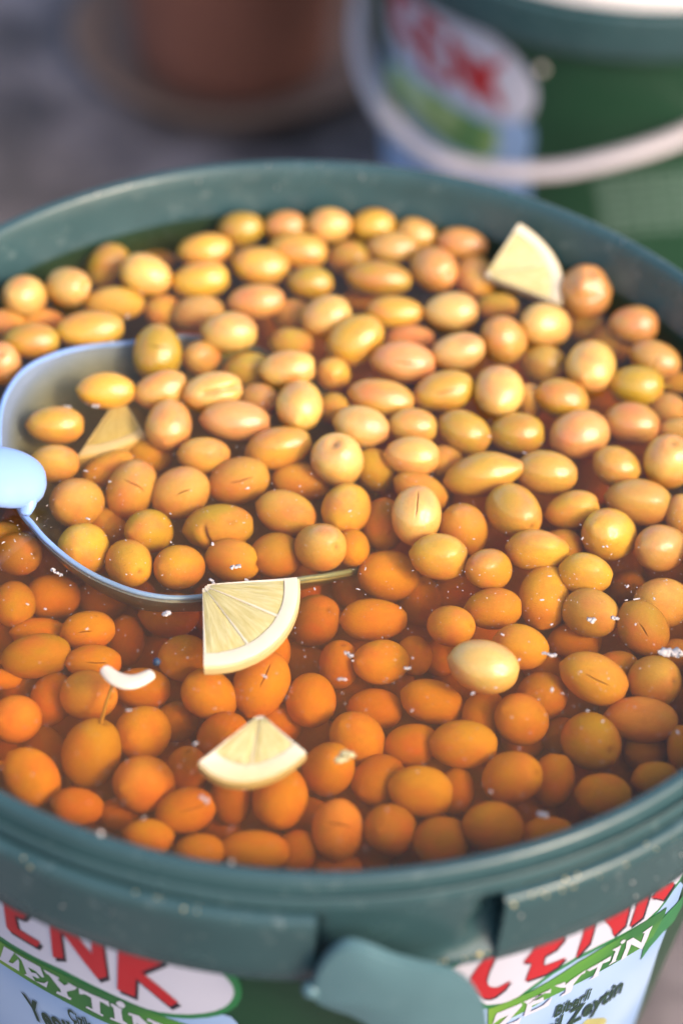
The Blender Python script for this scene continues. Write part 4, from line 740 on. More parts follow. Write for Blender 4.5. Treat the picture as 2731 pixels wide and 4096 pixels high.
def mat_ground():
    m, nt, p = mat('paving')
    big = ramp(nt, noise(nt, 9, 4, 0.6), 0.42, 0.60)
    c = mix(nt, big, (0.066, 0.054, 0.056), (0.26, 0.21, 0.21))
    fine = noise(nt, 160, 6, 0.7)
    c = mix(nt, 0.4, c, mix(nt, fine, (0.35, 0.35, 0.35), (1.4, 1.4, 1.4)), 'MULTIPLY')
    nt.links.new(c, p.inputs['Base Color'])
    p.inputs['Roughness'].default_value = 0.85
    bump(nt, p, fine, 0.5, 0.004)
    return m
M['ground'] = mat_ground()

# ------------------------------------------------------------------ ground
bm = bmesh.new()
bmesh.ops.create_grid(bm, x_segments=8, y_segments=8, size=40)
tag(link('ground', to_mesh(bm, smooth=False), M['ground']), kind='structure')

# ------------------------------------------------------------------ pails
GAP0, GAP1 = -1.5288, -1.2199
BODY_R, TAPER = 0.1475, 0.125

def pail_body(name, parent, height, taper):
    bm = bmesh.new()
    rb = BODY_R - taper * (height - 0.03)
    prof = [(BODY_R - 0.0006, -0.012), (BODY_R, -0.030)]
    n = 8
    for i in range(1, n + 1):
        z = -0.030 - (height - 0.034) * i / n
        prof.append((BODY_R - taper * (-z - 0.03), z))
    prof += [(rb - 0.002, -height + 0.001), (rb - 0.006, -height + 0.0003), (0.001, -height + 0.0003), (0.001, -height + 0.003), (rb - 0.006, -height + 0.003)]
    k_in = len(prof)
    for i in range(n, -1, -1):
        z = -0.030 - (height - 0.036) * i / n
        prof.append((BODY_R - 0.0022 - taper * (-z - 0.03), z))
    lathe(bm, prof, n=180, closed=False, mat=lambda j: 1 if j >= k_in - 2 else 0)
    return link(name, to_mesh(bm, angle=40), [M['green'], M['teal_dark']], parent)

RIM = [(0.1452, -0.030), (0.1462, -0.0163), (0.1463, -0.0160), (0.1470, -0.006), (0.1477, -0.0012), (0.1485, -0.0001), (0.1500, 0.0002), (0.1513, -0.0001), (0.1519, -0.0012),
       (0.1522, -0.0045), (0.1529, -0.0056), (0.1535, -0.0047), (0.1541, -0.0040), (0.1547, -0.0048), (0.1550, -0.0078),
       (0.1548, -0.0092), (0.1545, -0.0115), (0.1542, -0.0150), (0.1539, -0.0185), (0.1536, -0.0220), (0.1533, -0.0255), (0.1530, -0.0290), (0.1529, -0.0320),
       (0.1545, -0.0336), (0.1554, -0.0350), (0.1552, -0.0368), (0.1538, -0.0376), (0.1476, -0.0378), (0.1470, -0.0310)]
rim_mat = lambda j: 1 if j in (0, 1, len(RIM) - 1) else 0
SKIRT = [(0.1552, -0.0086), (0.1569, -0.0086), (0.1579, -0.0093), (0.1584, -0.0112), (0.1581, -0.0150), (0.1568, -0.0290), (0.1563, -0.0362),
         (0.1555, -0.0375), (0.1549, -0.0366), (0.1553, -0.0290), (0.1564, -0.0130), (0.1551, -0.0105)]

def wrapped(name, items, level, m, parent, taper=TAPER):
    """flat print: polygons given as (angle, height) laid on the tapering wall, a level just proud of the one below"""
    bm = bmesh.new()
    for pts in items:
        vs = [bm.verts.new((t * 0.14, z, 0)) for t, z in pts]
        try: f = bm.faces.new(vs)
        except ValueError: continue
    bm.normal_update()
    bmesh.ops.triangulate(bm, faces=bm.faces[:], ngon_method='EAR_CLIP')
    return wrap_bm(name, bm, level, m, parent, taper)

def wrap_bm(name, bm, level, m, parent, taper=TAPER):
    bmesh.ops.bisect_plane(bm, geom=bm.verts[:] + bm.edges[:] + bm.faces[:], plane_co=(0, -0.0345, 0), plane_no=(0, 1, 0), clear_outer=True)   # printed only below the rim
    xs = [v.co.x for v in bm.verts]
    if not xs: return None
    x = min(xs) + 0.004
    while x < max(xs):
        bmesh.ops.bisect_plane(bm, geom=bm.verts[:] + bm.edges[:] + bm.faces[:], plane_co=(x, 0, 0), plane_no=(1, 0, 0))
        x += 0.004
    for v in bm.verts:
        t, z = v.co.x / 0.14, v.co.y
        r = BODY_R - taper * (-z - 0.03) + 0.00025 + level * 0.0001
        v.co = Vector((r * cos(t), r * sin(t), z))
    me = to_mesh(bm, smooth=True)
    return link(name, me, m, parent)

def print_label(table, parent, taper=TAPER):
    for name, mk, lv, pts in table:
        wrapped(name, [pts], lv, M[mk], parent, taper)

# front pail
pail = thing('pickle_pail', (0, 0, RIM_Z), 'open green pail full of olives in brine with a torn tab at its front', 'bucket')
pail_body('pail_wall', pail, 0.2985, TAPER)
def wobble(t, z): return 0.00025 * sin(3 * t + 1) + 0.00012 * sin(11 * t)
def rim_shape(t, z):
    w = wobble(t, z)
    if t > pi: t -= 2 * pi
    if -0.0345 < z < -0.0095 and not GAP0 < t < GAP1 + 0.02: w -= 0.0028
    if -0.0345 < z < -0.0095 and GAP1 - 0.13 < t < GAP1 + 0.05:      # pocket moulded behind the right end of the gap
        u = (t - (GAP1 - 0.13)) / 0.13; d = (-z - 0.0095) / 0.025
        w -= 0.0045 * smooth01((u - 0.80 + 0.35 * d) * 7.0) * smooth01((0.0335 + z) / 0.012)
    return w
bm = bmesh.new(); lathe(bm, RIM, n=360, closed=True, wob=rim_shape, mat=rim_mat); link('rim', to_mesh(bm, angle=50), [M['teal'], M['shaded_wall']], pail)
bm = bmesh.new(); lathe(bm, SKIRT, GAP1, GAP0 + 2 * pi, n=230, closed=True, wob=wobble); link('rim_skirt', to_mesh(bm, angle=50), M['teal'], pail)
# torn tear tab hanging in front of the gap
bm = bmesh.new()
c0 = Vector((sum(t for t, z in TEAR_TAB) / len(TEAR_TAB), sum(z for t, z in TEAR_TAB) / len(TEAR_TAB)))
rows = []
LV = [(0.0, 0.0), (1.0, 1.0)]
def tab_pt(t, z, s, lift):
    # s = 1 on the outline, 0 in the middle: a shallow pillow bent round the pail
    r = 0.1620 + 0.06 * (z + 0.03) + 0.0018 * (1 - s * s) + lift
    return Vector((r * cos(t), r * sin(t), z))
for lift, ss in ((0.0, (0.25, 0.5, 0.7, 0.85, 0.95, 1.0)), (-0.0024, (1.0, 0.7))):
    for s in ss:
        rows.append([bm.verts.new(tab_pt(c0.x + (t - c0.x) * s, c0.y + (z - c0.y) * s, s, lift)) for t, z in TEAR_TAB])
for a, b in zip(rows, rows[1:]):
    for k in range(len(a)):
        bm.faces.new((a[k], a[(k + 1) % len(a)], b[(k + 1) % len(a)], b[k]))
bm.faces.new(rows[0]); bm.faces.new(rows[-1])
bmesh.ops.bevel(bm, geom=[e for e in bm.edges if e.verts[0] in rows[5] and e.verts[1] in rows[5]], offset=0.0006, segments=2, affect='EDGES')
link('tear_tab', to_mesh(bm, angle=60), M['tab'], pail)
bm = bmesh.new()
t, z = TEAR_TAB[0]
bmesh.ops.create_icosphere(bm, subdivisions=2, radius=0.0026, matrix=Matrix.Translation(tab_pt(t, z, 1, -0.001)))
link('tab_knob', to_mesh(bm), M['tab'], pail)
print_label(LABEL, pail)
TXT_ORG = []
for body, (o, ex, ey) in TEXTS:
    cu = bpy.data.curves.new('text', 'FONT')
    cu.body = body; cu.offset = 0.03; cu.resolution_u = 3; cu.space_character = 1.02
    to = bpy.data.objects.new('text', cu); COL.objects.link(to)
    dg = bpy.context.evaluated_depsgraph_get()
    me0 = bpy.data.meshes.new_from_object(to.evaluated_get(dg))
    bpy.data.objects.remove(to)
    w = max(v.co.x for v in me0.vertices); h = 0.72
    bm = bmesh.new(); bm.from_mesh(me0)
    ax = Vector((ex[0] - o[0], ex[1] - o[1])) / w; ay = Vector((ey[0] - o[0], ey[1] - o[1])) / h
    for v in bm.verts:
        q = Vector((o[0], o[1])) + ax * v.co.x + ay * v.co.y
        v.co = Vector((q.x * 0.14, q.y, 0))
    wrap_bm('lettering', bm, 6, M['ink_green'], pail)
# dried crumbs and drops stuck round the rim
def blobs(name, spots, m, parent=None, sub=1):
    bm = bmesh.new()
    for p, r, fl in spots:
        mt = Matrix.Translation(p) @ Euler((random.uniform(0, 6), random.uniform(0, 6), random.uniform(0, 6))).to_matrix().to_4x4() @ Matrix.Diagonal((r, r * random.uniform(.6, 1), r * fl, 1))
        g = bmesh.ops.create_icosphere(bm, subdivisions=sub, radius=1, matrix=mt)
        for v in g['verts']: v.co += Vector((random.uniform(-1, 1), random.uniform(-1, 1), random.uniform(-1, 1))) * r * 0.12
    o = link(name, to_mesh(bm), m, parent)
    return o
sp = []
for k in range(230):
    t = random.uniform(-2.75, -0.35)
    if GAP0 < t < GAP1: continue
    cl = 0.5 + 0.5 * sin(9 * t) * sin(4.3 * t + 1)
    if random.random() > cl: continue
    r = random.choice([0.1545, 0.1566, 0.1578, 0.1583])
    z = {0.1545: -0.0085, 0.1566: -0.0086, 0.1578: -0.0092, 0.1583: -0.0106}[r]
    sp.append((Vector((r * cos(t), r * sin(t), z)), random.uniform(0.0002, 0.0007), 0.5))
for k in range(26):
    t = random.uniform(GAP0 + 0.02, GAP1 - 0.01)
    sp.append((Vector((0.1549 * cos(t), 0.1549 * sin(t), -0.0339)), random.uniform(0.0003, 0.0009), 0.6))
tag(blobs('dried_crumbs', sp, M['crumb'], pail), kind='stuff')
sp = []
for k in range(34):
    t = random.uniform(0, 2 * pi); u = random.random()
    r, z = random.choice([(0.1467, -0.003), (0.1482, 0.0002), (0.1463, -0.008), (0.1460, -0.012), (0.1482, 0.0002)])
    sp.append((Vector((r * cos(t), r * sin(t), z)), random.uniform(0.0003, 0.0008), 0.6))
for x, y, z in ((-0.0487, -0.1405, 0.0002), (-0.1, -0.110, 0.0002), (-0.082, -0.1245, -0.0001)): sp.append((Vector((x, y, z)), 0.0011, 0.7))
for k in range(40):
    t = random.uniform(-2.7, -0.4)
    if GAP0 - .02 < t < GAP1 + .02: continue
    z = random.uniform(-0.034, -0.012); r = 0.1583 - 0.0020 * (-z - 0.0112) / 0.025
    sp.append((Vector((r * cos(t), r * sin(t), z)), random.uniform(0.0002, 0.0006), 0.5))
tag(blobs('splash_flecks', sp, M['flake'], pail), kind='stuff')

# back pail
BX, BY, BS = 0.11985, 0.48337, 0.798
pail2 = thing('pickle_pail', (BX, BY, RIM_Z * BS), 'closed green pail with white lid and white handle behind the open one', 'bucket')
inner2 = bpy.data.objects.new('unused', None)
bpy.data.objects.remove(inner2)
pail2.scale = (BS, BS, BS)
pail_body('pail_wall', pail2, 0.2985, 0.116)
bm = bmesh.new(); lathe(bm, RIM, n=160, closed=True); link('rim', to_mesh(bm, angle=50), M['teal'], pail2)
bm = bmesh.new(); lathe(bm, SKIRT, 0, 2 * pi, n=160, closed=True); link('rim_skirt', to_mesh(bm, angle=50), M['teal'], pail2)
bm = bmesh.new(); lathe(bm, [(0.001, 0.001), (0.135, 0.001), (0.140, 0.004), (0.1545, 0.004), (0.1562, 0.002), (0.1562, -0.0055), (0.1545, -0.0065), (0.1490, 0.0012)], n=160); link('lid', to_mesh(bm, angle=40), M['lid'], pail2)
print_label(LABEL_BACK, pail2, 0.116)
o = wrapped('fine_print', FINE_PRINT, 3, plastic('print_grey', (0.13, 0.20, 0.165), 0.4, 0.1, 0, 60), pail2, 0.116)
tag(o, kind='stuff')
bm = bmesh.new()
inv = lambda p: ((Vector(p) - Vector((BX, BY, RIM_Z * BS))) / BS)
tube(bm, catmull([inv(p) for p in BAIL], 6), [(0.0062, 0.0038)] * (6 * (len(BAIL) - 1) + 1), n=12)
link('carrying_handle', to_mesh(bm), M['bail'], pail2)
bm = bmesh.new()
bmesh.ops.create_icosphere(bm, subdivisions=2, radius=0.0026, matrix=Matrix.Translation((0.1458 * cos(DRIP[0]), 0.1458 * sin(DRIP[0]), DRIP[1])))
link('drip', to_mesh(bm), M['flake'], pail2)

# flower pot on its saucer
pot = thing('flower_pot', (-0.068, 0.655, 0.008), 'dull brown clay flower pot standing in a saucer behind the open pail', 'flower pot')
bm = bmesh.new()
lathe(bm, [(0.001, 0.0), (0.050, 0.0), (0.053, 0.002), (0.0545, 0.010), (0.064, 0.110), (0.069, 0.111), (0.070, 0.113), (0.072, 0.140), (0.0705, 0.142), (0.067, 0.141), (0.0655, 0.110), (0.064, 0.108), (0.001, 0.108)], n=96)
link('pot_wall', to_mesh(bm, angle=35), M['terracotta'], pot)
bm = bmesh.new(); lathe(bm, [(0.0635, 0.120), (0.05, 0.123), (0.03, 0.121), (0.001, 0.124)], n=48, wob=lambda t, z: 0); link('soil', to_mesh(bm), M['soil'], pot)
sau = thing('pot_saucer', (-0.068, 0.662, 0.0), 'wide brown clay saucer under the flower pot', 'saucer')
bm = bmesh.new()
lathe(bm, [(0.001, 0.0), (0.070, 0.0), (0.076, 0.003), (0.088, 0.017), (0.0915, 0.0185), (0.0925, 0.0205), (0.0905, 0.022), (0.086, 0.021), (0.073, 0.0085), (0.069, 0.0075), (0.001, 0.0075)], n=128)
link('saucer_bowl', to_mesh(bm, angle=40), M['saucer'], sau)

# ------------------------------------------------------------------ brine
bm = bmesh.new()
inner = lambda z: BODY_R - 0.0022 - TAPER * max(0, (RIM_Z - z) - 0.03) + 0.0009
prof = [(0.0005, 0.014), (inner(0.014), 0.014), (inner(0.10), 0.10), (inner(0.27), 0.27), (0.1462, WATER), (0.0005, WATER)]
lathe(bm, prof, n=128)
bmesh.ops.remove_doubles(bm, verts=bm.verts[:], dist=0.0012)
tag(link('brine', to_mesh(bm, smooth=False), M['brine']), kind='structure')

# ------------------------------------------------------------------ olives

def olive_mesh(kind, seed):
    rnd = random.Random(seed)
    fine = kind in 'sxGBTd' and kind != ''
    nl, nm = (64, 80) if fine else (26, 32)
    lump = [(Vector((rnd.gauss(0, 1), rnd.gauss(0, 1), rnd.gauss(0, 1))).normalized(), rnd.uniform(-0.06, 0.05), rnd.uniform(2, 9)) for _ in range(9)]
    egg = rnd.uniform(-0.10, 0.10)
    bm = bmesh.new()
    lay = bm.verts.layers.float.new('mark')
    def P(th, ph):
        d = Vector((sin(th) * cos(ph), sin(th) * sin(ph), cos(th)))
        r = 1.0; mk = 0.0
        for a, amp, k in lump: r += amp * exp(k * (d.dot(a) - 1))
        ct = d.z
        a_end = th
        dep, wid = (0.10, 0.17) if kind != 'd' else (0.17, 0.26)
        if kind != 'p':
            r -= dep * exp(-(a_end / wid) ** 2)
            mk = max(mk, (0.42 if kind == 'd' else 0.4) * exp(-(a_end / (wid * 0.5)) ** 2))
        r += 0.05 * exp(-((pi - th) / 0.16) ** 2)
        pm = (ph + pi) % (2 * pi) - pi
        if kind == 's':
            c0 = (0.1, -0.15, 0.25)[seed % 3]; hl = (0.42, 0.3, 0.5)[seed % 3]
            off = 0.02 * sin(4 * ct) + 0.008 * sin(13 * ct + 1)
            w = 0.024 * sqrt(max(0, 1 - ((ct - c0) / hl) ** 2)) + 1e-4
            g = exp(-(((pm - off) * sin(th)) / w) ** 2) * smooth01((hl - abs(ct - c0)) * 6)
            r -= 0.06 * g; mk = max(mk, 0.8 * g)
        if kind == 'x':
            off = 0.05 * sin(2.2 * pm + seed) + 0.012 * sin(9 * pm)
            g = exp(-((ct - off) / (0.026 * max(0.1, 1 - abs(pm) / 0.8))) ** 2) * smooth01((0.62 - abs(pm)) * 4)
            r -= 0.06 * g; mk = max(mk, g * 0.75)
        if kind == 'G':
            g = exp(-((pm * sin(th)) / 0.16) ** 2) * smooth01((0.8 - abs(ct - .25)) * 3)
            r -= 0.16 * g; mk = max(mk, 0.25 * g)
        if kind == 'T':
            e = 0.42 + 0.10 * sin(3 * pm + 1) + 0.04 * sin(8 * pm)
            s = smooth01((ct - e) / 0.05)
            r -= 0.06 * s * (1 - 0.25 * sin(4 * pm)); mk = max(mk, 0.2 * exp(-((ct - e - 0.02) / 0.03) ** 2))
            r += 0.10 * exp(-((d - Vector((0.35, -0.55, 0.75)).normalized()).length / 0.3) ** 2)
        if kind == 'B':
            q = d - Vector((0.88, -0.22, 0.36)).normalized()
            r -= 0.09 * exp(-(q.length / 0.2) ** 2); mk = max(mk, 0.12 * exp(-(q.length / 0.16) ** 2))
            e = ct + 0.40 - 0.30 * d.y * d.y
            ok = smooth01((d.y + 0.30) * 2.2) * smooth01(d.x * 3 + 0.3)
            g = exp(-(e / 0.055) ** 2) * ok
            r -= 0.20 * g; mk = max(mk, 0.35 * g)
            r += 0.07 * exp(-((e + 0.22) / 0.16) ** 2) * ok
        v = d * r
        t = v.z
        v.x *= 1 + egg * t; v.y *= 1 + egg * t
        if kind == 'p' and t > 0:
            v.z *= 1 + 0.16 * t ** 4; q = 1 - 0.32 * t ** 3; v.x *= q; v.y *= q
        return v, mk
    def add(th, ph):
        v, mk = P(th, ph); w = bm.verts.new(v); w[lay] = mk; return w
    top = add(0.0, 0.0); bot = add(pi, 0.0)
    rows = []
    for i in range(1, nl):
        th = pi * i / nl
        if kind == 'x':
            w = 2 * i / nl - 1; th = pi / 2 + pi / 2 * (0.3 * w + 0.7 * w ** 3)
        row = []
        for k in range(nm):
            u = k / nm * 2 - 1                      # crowd the meridians round angle 0, where slits run
            ph = pi * (0.18 * u + 0.82 * u ** 3) if fine else pi * u
            row.append(add(th, ph))
        rows.append(row)
    for a, b in zip(rows, rows[1:]):
        for k in range(nm):
            bm.faces.new((a[k], b[k], b[(k + 1) % nm], a[(k + 1) % nm]))
    for k in range(nm):
        bm.faces.new((top, rows[0][k], rows[0][(k + 1) % nm]))
        bm.faces.new((bot, rows[-1][(k + 1) % nm], rows[-1][k]))
    me = to_mesh(bm, 'olive')
    me.materials.append(M['olive'])
    return me

MESH = {}
for kind, n in (('', 7), ('s', 3), ('x', 2), ('G', 1), ('T', 1), ('B', 1), ('d', 2), ('p', 1), ('S', 1), ('L', 1)):
    MESH[kind] = [olive_mesh(kind, 20 + 7 * i + len(kind)) for i in range(n)]
TONE = {'c': (0.70, 0.42, 0.115), 'y': (0.64, 0.35, 0.045), 'g': (0.47, 0.285, 0.03), 't': (0.59, 0.325, 0.08), 'k': (0.66, 0.315, 0.095),
        'o': (0.60, 0.33, 0.065), 'd': (0.58, 0.285, 0.03), 'r': (0.50, 0.225, 0.025), 'b': (0.42, 0.21, 0.035), 'u': (0.48, 0.25, 0.04)}
for i, (x, y, z, A, B, rx, ry, rz, col, feat, lay, label) in enumerate(OLIVES):
    rnd = random.Random(i * 13 + 5)
    me = rnd.choice(MESH[feat])
    o = bpy.data.objects.new('olive', me)
    COL.objects.link(o)
    o.location = (x * 1e-5, y * 1e-5, z * 1e-5)
    o.rotation_euler = (rx * 1e-3, ry * 1e-3, rz * 1e-3)
    o.scale = (B * 1e-5, B * 1e-5, A * 1e-5)
    c = TONE[col]; g = rnd.uniform(0.9, 1.1); h = rnd.uniform(-0.04, 0.04)
    o.color = (min(1, c[0] * g), min(1, c[1] * g * (1 + h)), c[2] * g * rnd.uniform(0.85, 1.15), 1)
    if lay == 3: tag(o, label, 'olive', 'deep sunken olives')
    else: tag(o, label, 'olive', 'olives floating in the pail')
    if feat in ('S', 'L'):
        bm = bmesh.new()
        if feat == 'S':
            pts = [(0, 0, 0.80), (0.02, 0.0, 1.02), (0.05, 0.02, 1.2), (0.06, 0.03, 1.27)]; rad = [0.10, 0.08, 0.085, 0.12]
        else:
            pts = [(0, 0, 0.82), (0.02, -0.02, 1.1), (0.02, -0.10, 1.5), (-0.05, -0.22, 1.9), (-0.12, -0.30, 2.1)]; rad = [0.11, 0.07, 0.055, 0.06, 0.075]
        k = B / A
        tube(bm, catmull(pts, 4), [(r * (1 - t) + rad[min(j + 1, len(rad) - 1)] * t) for j, r in enumerate(rad[:-1]) for t in (0, .25, .5, .75)] + [rad[-1]], n=10)
        link('stalk', to_mesh(bm), M['stalk'], o)

# the olives of the pail that lie outside the picture on either side, in one heap
bm = bmesh.new()
for x, y, z, A, B, rx, ry, rz in HEAP:
    mt = Matrix.Translation((x, y, z)) @ Euler((rx, ry, rz)).to_matrix().to_4x4() @ Matrix.Diagonal((B, B, A, 1))
    bmesh.ops.create_uvsphere(bm, u_segments=20, v_segments=14, radius=1, matrix=mt)
o = link('olive_heap', to_mesh(bm), M['heap'])
tag(o, 'further olives along both sides of the pail', None, None, 'stuff')

# ------------------------------------------------------------------ lemon
def lemon(label, C, P1, P2, thick, bend=0.0, nseg=3, pith=0.86):
    C, P1, P2 = Vector(C), Vector(P1), Vector(P2)
    e1, e2 = P1 - C, P2 - C
    nrm = e1.cross(e2).normalized()
    view = Vector((0, -0.72, 0.69))
    if nrm.dot(view) < 0: nrm = -nrm
    root = thing('lemon_wedge', C, label, 'lemon wedge')
    Th = e1.angle(e2)
    def pt(rho, s, h):
        a, b = sin((1 - s) * Th) / sin(Th), sin(s * Th) / sin(Th)
        return (e1 * a + e2 * b) * rho + nrm * (h - bend * rho * rho * 4 * s * (1 - s))
    def slab(name, m, r0, r1, s0, s1, h0, h1, dome=0.0, nr=8, ns=12, rough=0.0, seed=1):
        rnd = random.Random(seed)
        bm = bmesh.new(); pl = bm.verts.layers.float_vector.new('polar')
        grid = {}
        for side in (0, 1):
            for i in range(nr + 1):
                for j in range(ns + 1):
                    u, w = i / nr, j / ns
                    rho = r0 + (r1 - r0) * u; s = s0 + (s1 - s0) * w
                    edge = min(1, 5 * min(u, 1 - u)) * min(1, 5 * min(w, 1 - w))
                    h = h0 if side == 0 else h1 + dome * (edge ** 0.6) + rough * rnd.uniform(-1, 1)
                    jit = rough * 0.6 if side else 0
                    v = bm.verts.new(pt(rho + rnd.uniform(-1, 1) * jit * 2.5 * (r1 - r0), s, h))
                    v[pl] = (rho, s * 1.6 + seed, 0)
                    grid[side, i, j] = v
        for side in (0, 1):
            for i in range(nr):
                for j in range(ns):
                    bm.faces.new((grid[side, i, j], grid[side, i + 1, j], grid[side, i + 1, j + 1], grid[side, i, j + 1]))
        for i in range(nr):
            for j in (0, ns): bm.faces.new((grid[0, i, j], grid[0, i + 1, j], grid[1, i + 1, j], grid[1, i, j]))
        for j in range(ns):
            for i in (0, nr): bm.faces.new((grid[0, i, j], grid[0, i, j + 1], grid[1, i, j + 1], grid[1, i, j]))
        return link(name, to_mesh(bm, angle=55), m, root)
    slab('pith', M['pith'], pith, 1.0, 0, 1, -thick, 0.0003, 0.0002, 3, 40, 0.00007, 3)
    slab('membrane', M['pith'], 0.03, pith + 0.002, 0, 1, -thick * 0.97, -0.0002, 0, 8, 60, 0.00003, 4)
    slab('zest', M['zest'], 1.0, 1.025, 0.003, 0.997, -thick * 0.98, -0.0004, 0, 1, 40, 0, 5)
    g = 0.010
    for k in range(nseg):
        a, b = k / nseg, (k + 1) / nseg
        slab('pulp_segment', M['pulp'], 0.09, pith - 0.01, a + (g if k else 0.015), b - (g if k < nseg - 1 else 0.012), -0.0006, 0.0001, 0.0005, 16, 22, 0.00007, 10 + k)
    for k in range(nseg + 1):
        a = min(max(k / nseg, 0.010), 0.990)
        slab('membrane', M['pith'], 0.05, pith, a - 0.009, a + 0.009, -0.0008, 0.0003, 0.0002, 14, 4, 0.00005, 30 + k)
    return root
lemon('thick lemon wedge standing upright against the back right inner wall', *WEDGEA, 0.006, 0.0, 2)
lemon('flat lemon quarter with clear pulp rays, floating at the lower edge of the ladle', *WEDGEB, 0.003, 0.0008, 3)
lemon('small pale lemon quarter floating among the front olives, corner pointing back', *WEDGEC, 0.004, 0.002, 2, 0.76)
lemon('yellowish sunken lemon piece lying inside the ladle', *WEDGED, 0.006, -0.001, 1, 0.84)

# garlic crescent
bm = bmesh.new()
gp = catmull(GARLIC, 6)
nn = len(gp)
tube(bm, gp, [((0.0017 + 0.0010 * sin(pi * i / (nn - 1))) * (0.85 if i in (0, nn - 1) else 1), 0.0011) for i in range(nn)], n=12)
tag(link('garlic_slice', to_mesh(bm, angle=70), M['garlic']), 'white crescent slice of garlic floating at the front left', 'garlic slice')
# crumbs and chips on the brine
bm = bmesh.new()
rn = random.Random(4)
for k in range(9):
    a = rn.uniform(0, 6.28); d = rn.uniform(0, 0.0028)
    mt = Matrix.Translation(Vector(CRUMB) + Vector((d * cos(a), d * 0.8 * sin(a), rn.uniform(-0.0005, 0.0006)))) @ Matrix.Diagonal((0.0014, 0.0011, 0.0008, 1))
    g = bmesh.ops.create_icosphere(bm, subdivisions=2, radius=rn.uniform(0.6, 1.1), matrix=mt)
    for v in g['verts']: v.co += Vector((rn.uniform(-1, 1), rn.uniform(-1, 1), rn.uniform(-1, 1))) * 0.00022
tag(link('pulp_crumb', to_mesh(bm), M['crumb']), 'ragged yellowish crumb of pulp floating right of the front lemon wedge', 'crumb')
bm = bmesh.new(); bmesh.ops.create_icosphere(bm, subdivisions=2, radius=0.0012, matrix=Matrix.Translation(Vector(SPECK)))
tag(link('peppercorn_speck', to_mesh(bm), M['blue']), 'tiny dark blue speck right of the garlic crescent', 'speck')
CHIP_LABEL = ['bone-shaped white chip below the ladle rim at the left', 'white chip beside the pale lone olive, on its right', 'wide white flake at the right edge of the brine',
              'white flake cluster on a dark yellow olive low in the ladle', 'white chip on the brine at the front left, near the rim', 'white flake on the right side of a tan olive at the right',
              'white crumb at the corner of the lemon wedge by the ladle', 'thin white splinter left of the lemon wedge by the ladle', 'white flake on the face of a tan olive at the right',
              'white flake on a red-orange olive left of the pale lone olive', 'lower white flake on a red-orange olive left of the pale lone olive', 'white crumb on the grey wall of the ladle',
              'white crumb above the lemon piece in the ladle', 'blurred white crumb by the front right rim', 'small white crumb above an orange olive in front of the ladle tip']
for k, (p, a, b, t) in enumerate(CHIPS):
    rn = random.Random(k)
    bm = bmesh.new()
    for q in range(4):
        u = (q / 3 - 0.5) * 1.5
        rr = b * rn.uniform(0.75, 1.15) * (1.1 if q in (0, 3) else 0.8)
        mt = Matrix.Translation(Vector(p)) @ Matrix.Rotation(t, 4, 'Z') @ Matrix.Translation((u * a * 0.8, rn.uniform(-.3, .3) * b, 0)) @ Matrix.Diagonal((max(a * 0.42, rr * .8) * .7, rr * .62, rr * 0.22, 1))
        g = bmesh.ops.create_icosphere(bm, subdivisions=2, radius=1, matrix=mt)
        for v in g['verts']: v.co += Vector((rn.uniform(-1, 1), rn.uniform(-1, 1), rn.uniform(-1, 1) * .4)) * rr * 0.30
    tag(link('white_chip', to_mesh(bm), M['flake']), CHIP_LABEL[k], 'chip', 'white chips floating on the brine')
# fine white dust on the surface
rn = random.Random(9)
up_olives = [(x * 1e-5, y * 1e-5, A * 1e-5) for x, y, z, A, B, *_ in OLIVES if z * 1e-5 + B * 1e-5 > WATER - 0.0002]
bm = bmesh.new()
cnt = 0
while cnt < 2400:
    r = 0.143 * sqrt(rn.random()); a = rn.uniform(0, 2 * pi)
    x, y = r * cos(a), r * sin(a)
    dens = 0.16 + 0.9 * exp(-((y + 0.012) / 0.03) ** 2) * (0.55 + 0.45 * sin(37 * x + 2) * sin(61 * y)) + 0.25 * exp(-((y + 0.07) / 0.03) ** 2)
    if rn.random() > dens: continue
    if any((x - u) ** 2 + (y - v) ** 2 < (w * 0.8) ** 2 for u, v, w in up_olives): continue
    s = 0.00006 + 0.00014 * rn.random() ** 2 + (0.00035 * rn.random() if rn.random() < 0.07 else 0)
    e = rn.uniform(1, 2.4)
    mt = Matrix.Translation((x, y, WATER + 0.00005)) @ Matrix.Rotation(rn.uniform(0, 6.3), 4, 'Z') @ Matrix.Diagonal((s * e, s * rn.uniform(0.6, 1), s * 0.5, 1))
    if s < 0.00022:
        vs = [bm.verts.new(mt @ Vector(c)) for c in ((1, 0, 0), (0, 1, 0), (-1, 0.2, 0), (0, -1, 0), (0, 0, 1), (0, 0, -1))]
        for i_ in range(4):
            bm.faces.new((vs[i_], vs[(i_ + 1) % 4], vs[4])); bm.faces.new((vs[(i_ + 1) % 4], vs[i_], vs[5]))
    else:
        g = bmesh.ops.create_icosphere(bm, subdivisions=1, radius=1, matrix=mt)
        for v in g['verts']: v.co += Vector((rn.uniform(-1, 1), rn.uniform(-1, 1), 0)) * s * 0.35
    cnt += 1
tag(link('floating_dust', to_mesh(bm, smooth=False), M['flake']), 'fine white dust scattered over the brine', None, None, 'stuff')

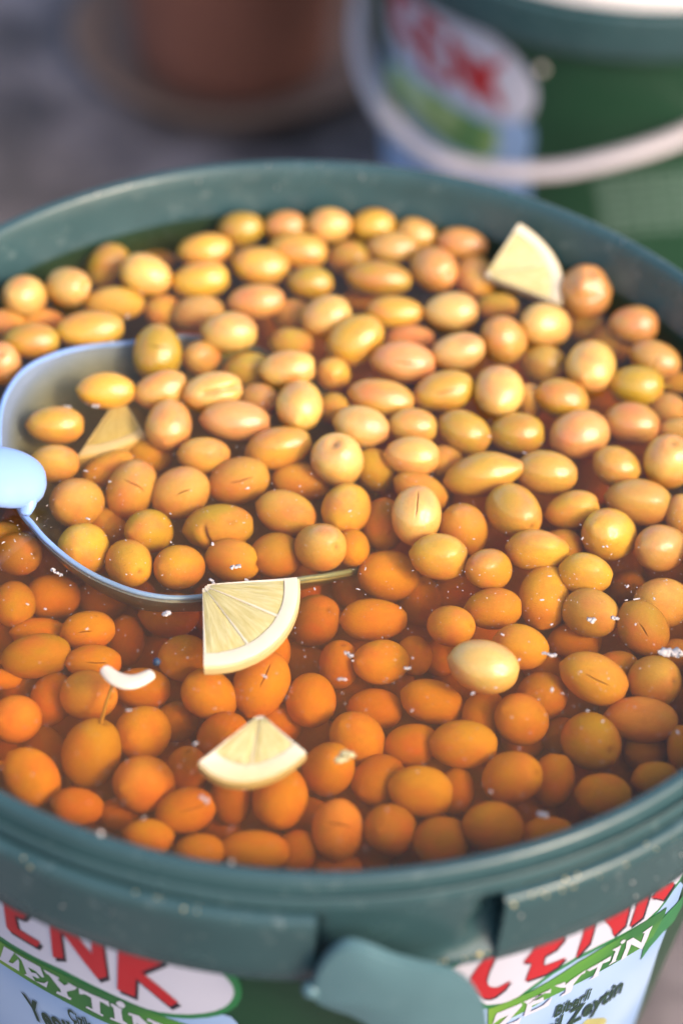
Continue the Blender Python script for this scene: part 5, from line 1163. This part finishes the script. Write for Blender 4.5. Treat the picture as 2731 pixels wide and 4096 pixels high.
# ------------------------------------------------------------------ ladle
ladle = thing('ladle', Vector(BOWL[0]), 'pale blue plastic ladle sunk in the olives, its handle leaving at the left', 'ladle')
org = Vector(BOWL[0])
ring = [p - org for p in catmull([Vector(p) for p in BOWL], 6, closed=True)]
cen = sum(ring, Vector()) / len(ring)
zb = WATER - 0.040 - org.z
bm = bmesh.new()
rows = []
for s in (1.0, 0.985, 0.96, 0.92, 0.86, 0.78, 0.68, 0.56, 0.42, 0.28, 0.14):
    rows.append([bm.verts.new(Vector((cen.x + (p.x - cen.x) * s, cen.y + (p.y - cen.y) * s, p.z + (zb - p.z) * (1 - s ** 3)))) for p in ring])
for s in (0.14, 0.42, 0.68, 0.86, 0.96, 1.0):
    q = 1.0 + 0.022 * s
    rows.append([bm.verts.new(Vector((cen.x + (p.x - cen.x) * s * q, cen.y + (p.y - cen.y) * s * q, p.z - 0.0012 + (zb - p.z) * (1 - s ** 3)))) for p in ring])
k1 = 11
for idx in range(len(rows)):
    a, b = rows[idx], rows[(idx + 1) % len(rows)]
    if idx == k1 - 1: continue
    for k in range(len(a)):
        bm.faces.new((a[k], a[(k + 1) % len(a)], b[(k + 1) % len(a)], b[k]))
bm.faces.new(rows[k1 - 1]); bm.faces.new(rows[k1][::-1])
link('bowl', to_mesh(bm, angle=60), M['ladle_thin'], ladle)
bm = bmesh.new()
rr = [bm_ for bm_ in ring] + [ring[0]]
R2 = tube(bm, [p + (p - cen).normalized() * 0.0003 for p in rr], [(0.0008, 0.0007)] * len(rr), n=10, caps=False)
bmesh.ops.remove_doubles(bm, verts=bm.verts[:], dist=0.00002)
link('bowl_rim', to_mesh(bm), M['ladle'], ladle)
bm = bmesh.new()
hp = catmull([Vector(p) - org for p in HANDLE], 8)
nh = len(hp)
rads = []
for i in range(nh):
    t = i / 8.0
    e = sqrt(max(0.02, 1 - (1 - min(1, t / 1.25)) ** 2))
    w = 0.0096 * e
    rads.append((w, 0.0046 * e))
tube(bm, hp, rads, n=28, flat=(0, -0.45, 0.9))
link('handle', to_mesh(bm, angle=80), M['ladle'], ladle)

# moulded neck where the handle runs into the bowl's rim
bm = bmesh.new()
nk = catmull([Vector(p) - org for p in NECK], 5)
tube(bm, nk, [(0.0052 * (1 - 0.75 * i / (len(nk) - 1)), 0.0030 * (1 - 0.65 * i / (len(nk) - 1))) for i in range(len(nk))], n=16, flat=(0, -0.45, 0.9))
link('handle_neck', to_mesh(bm, angle=80), M['ladle'], ladle)
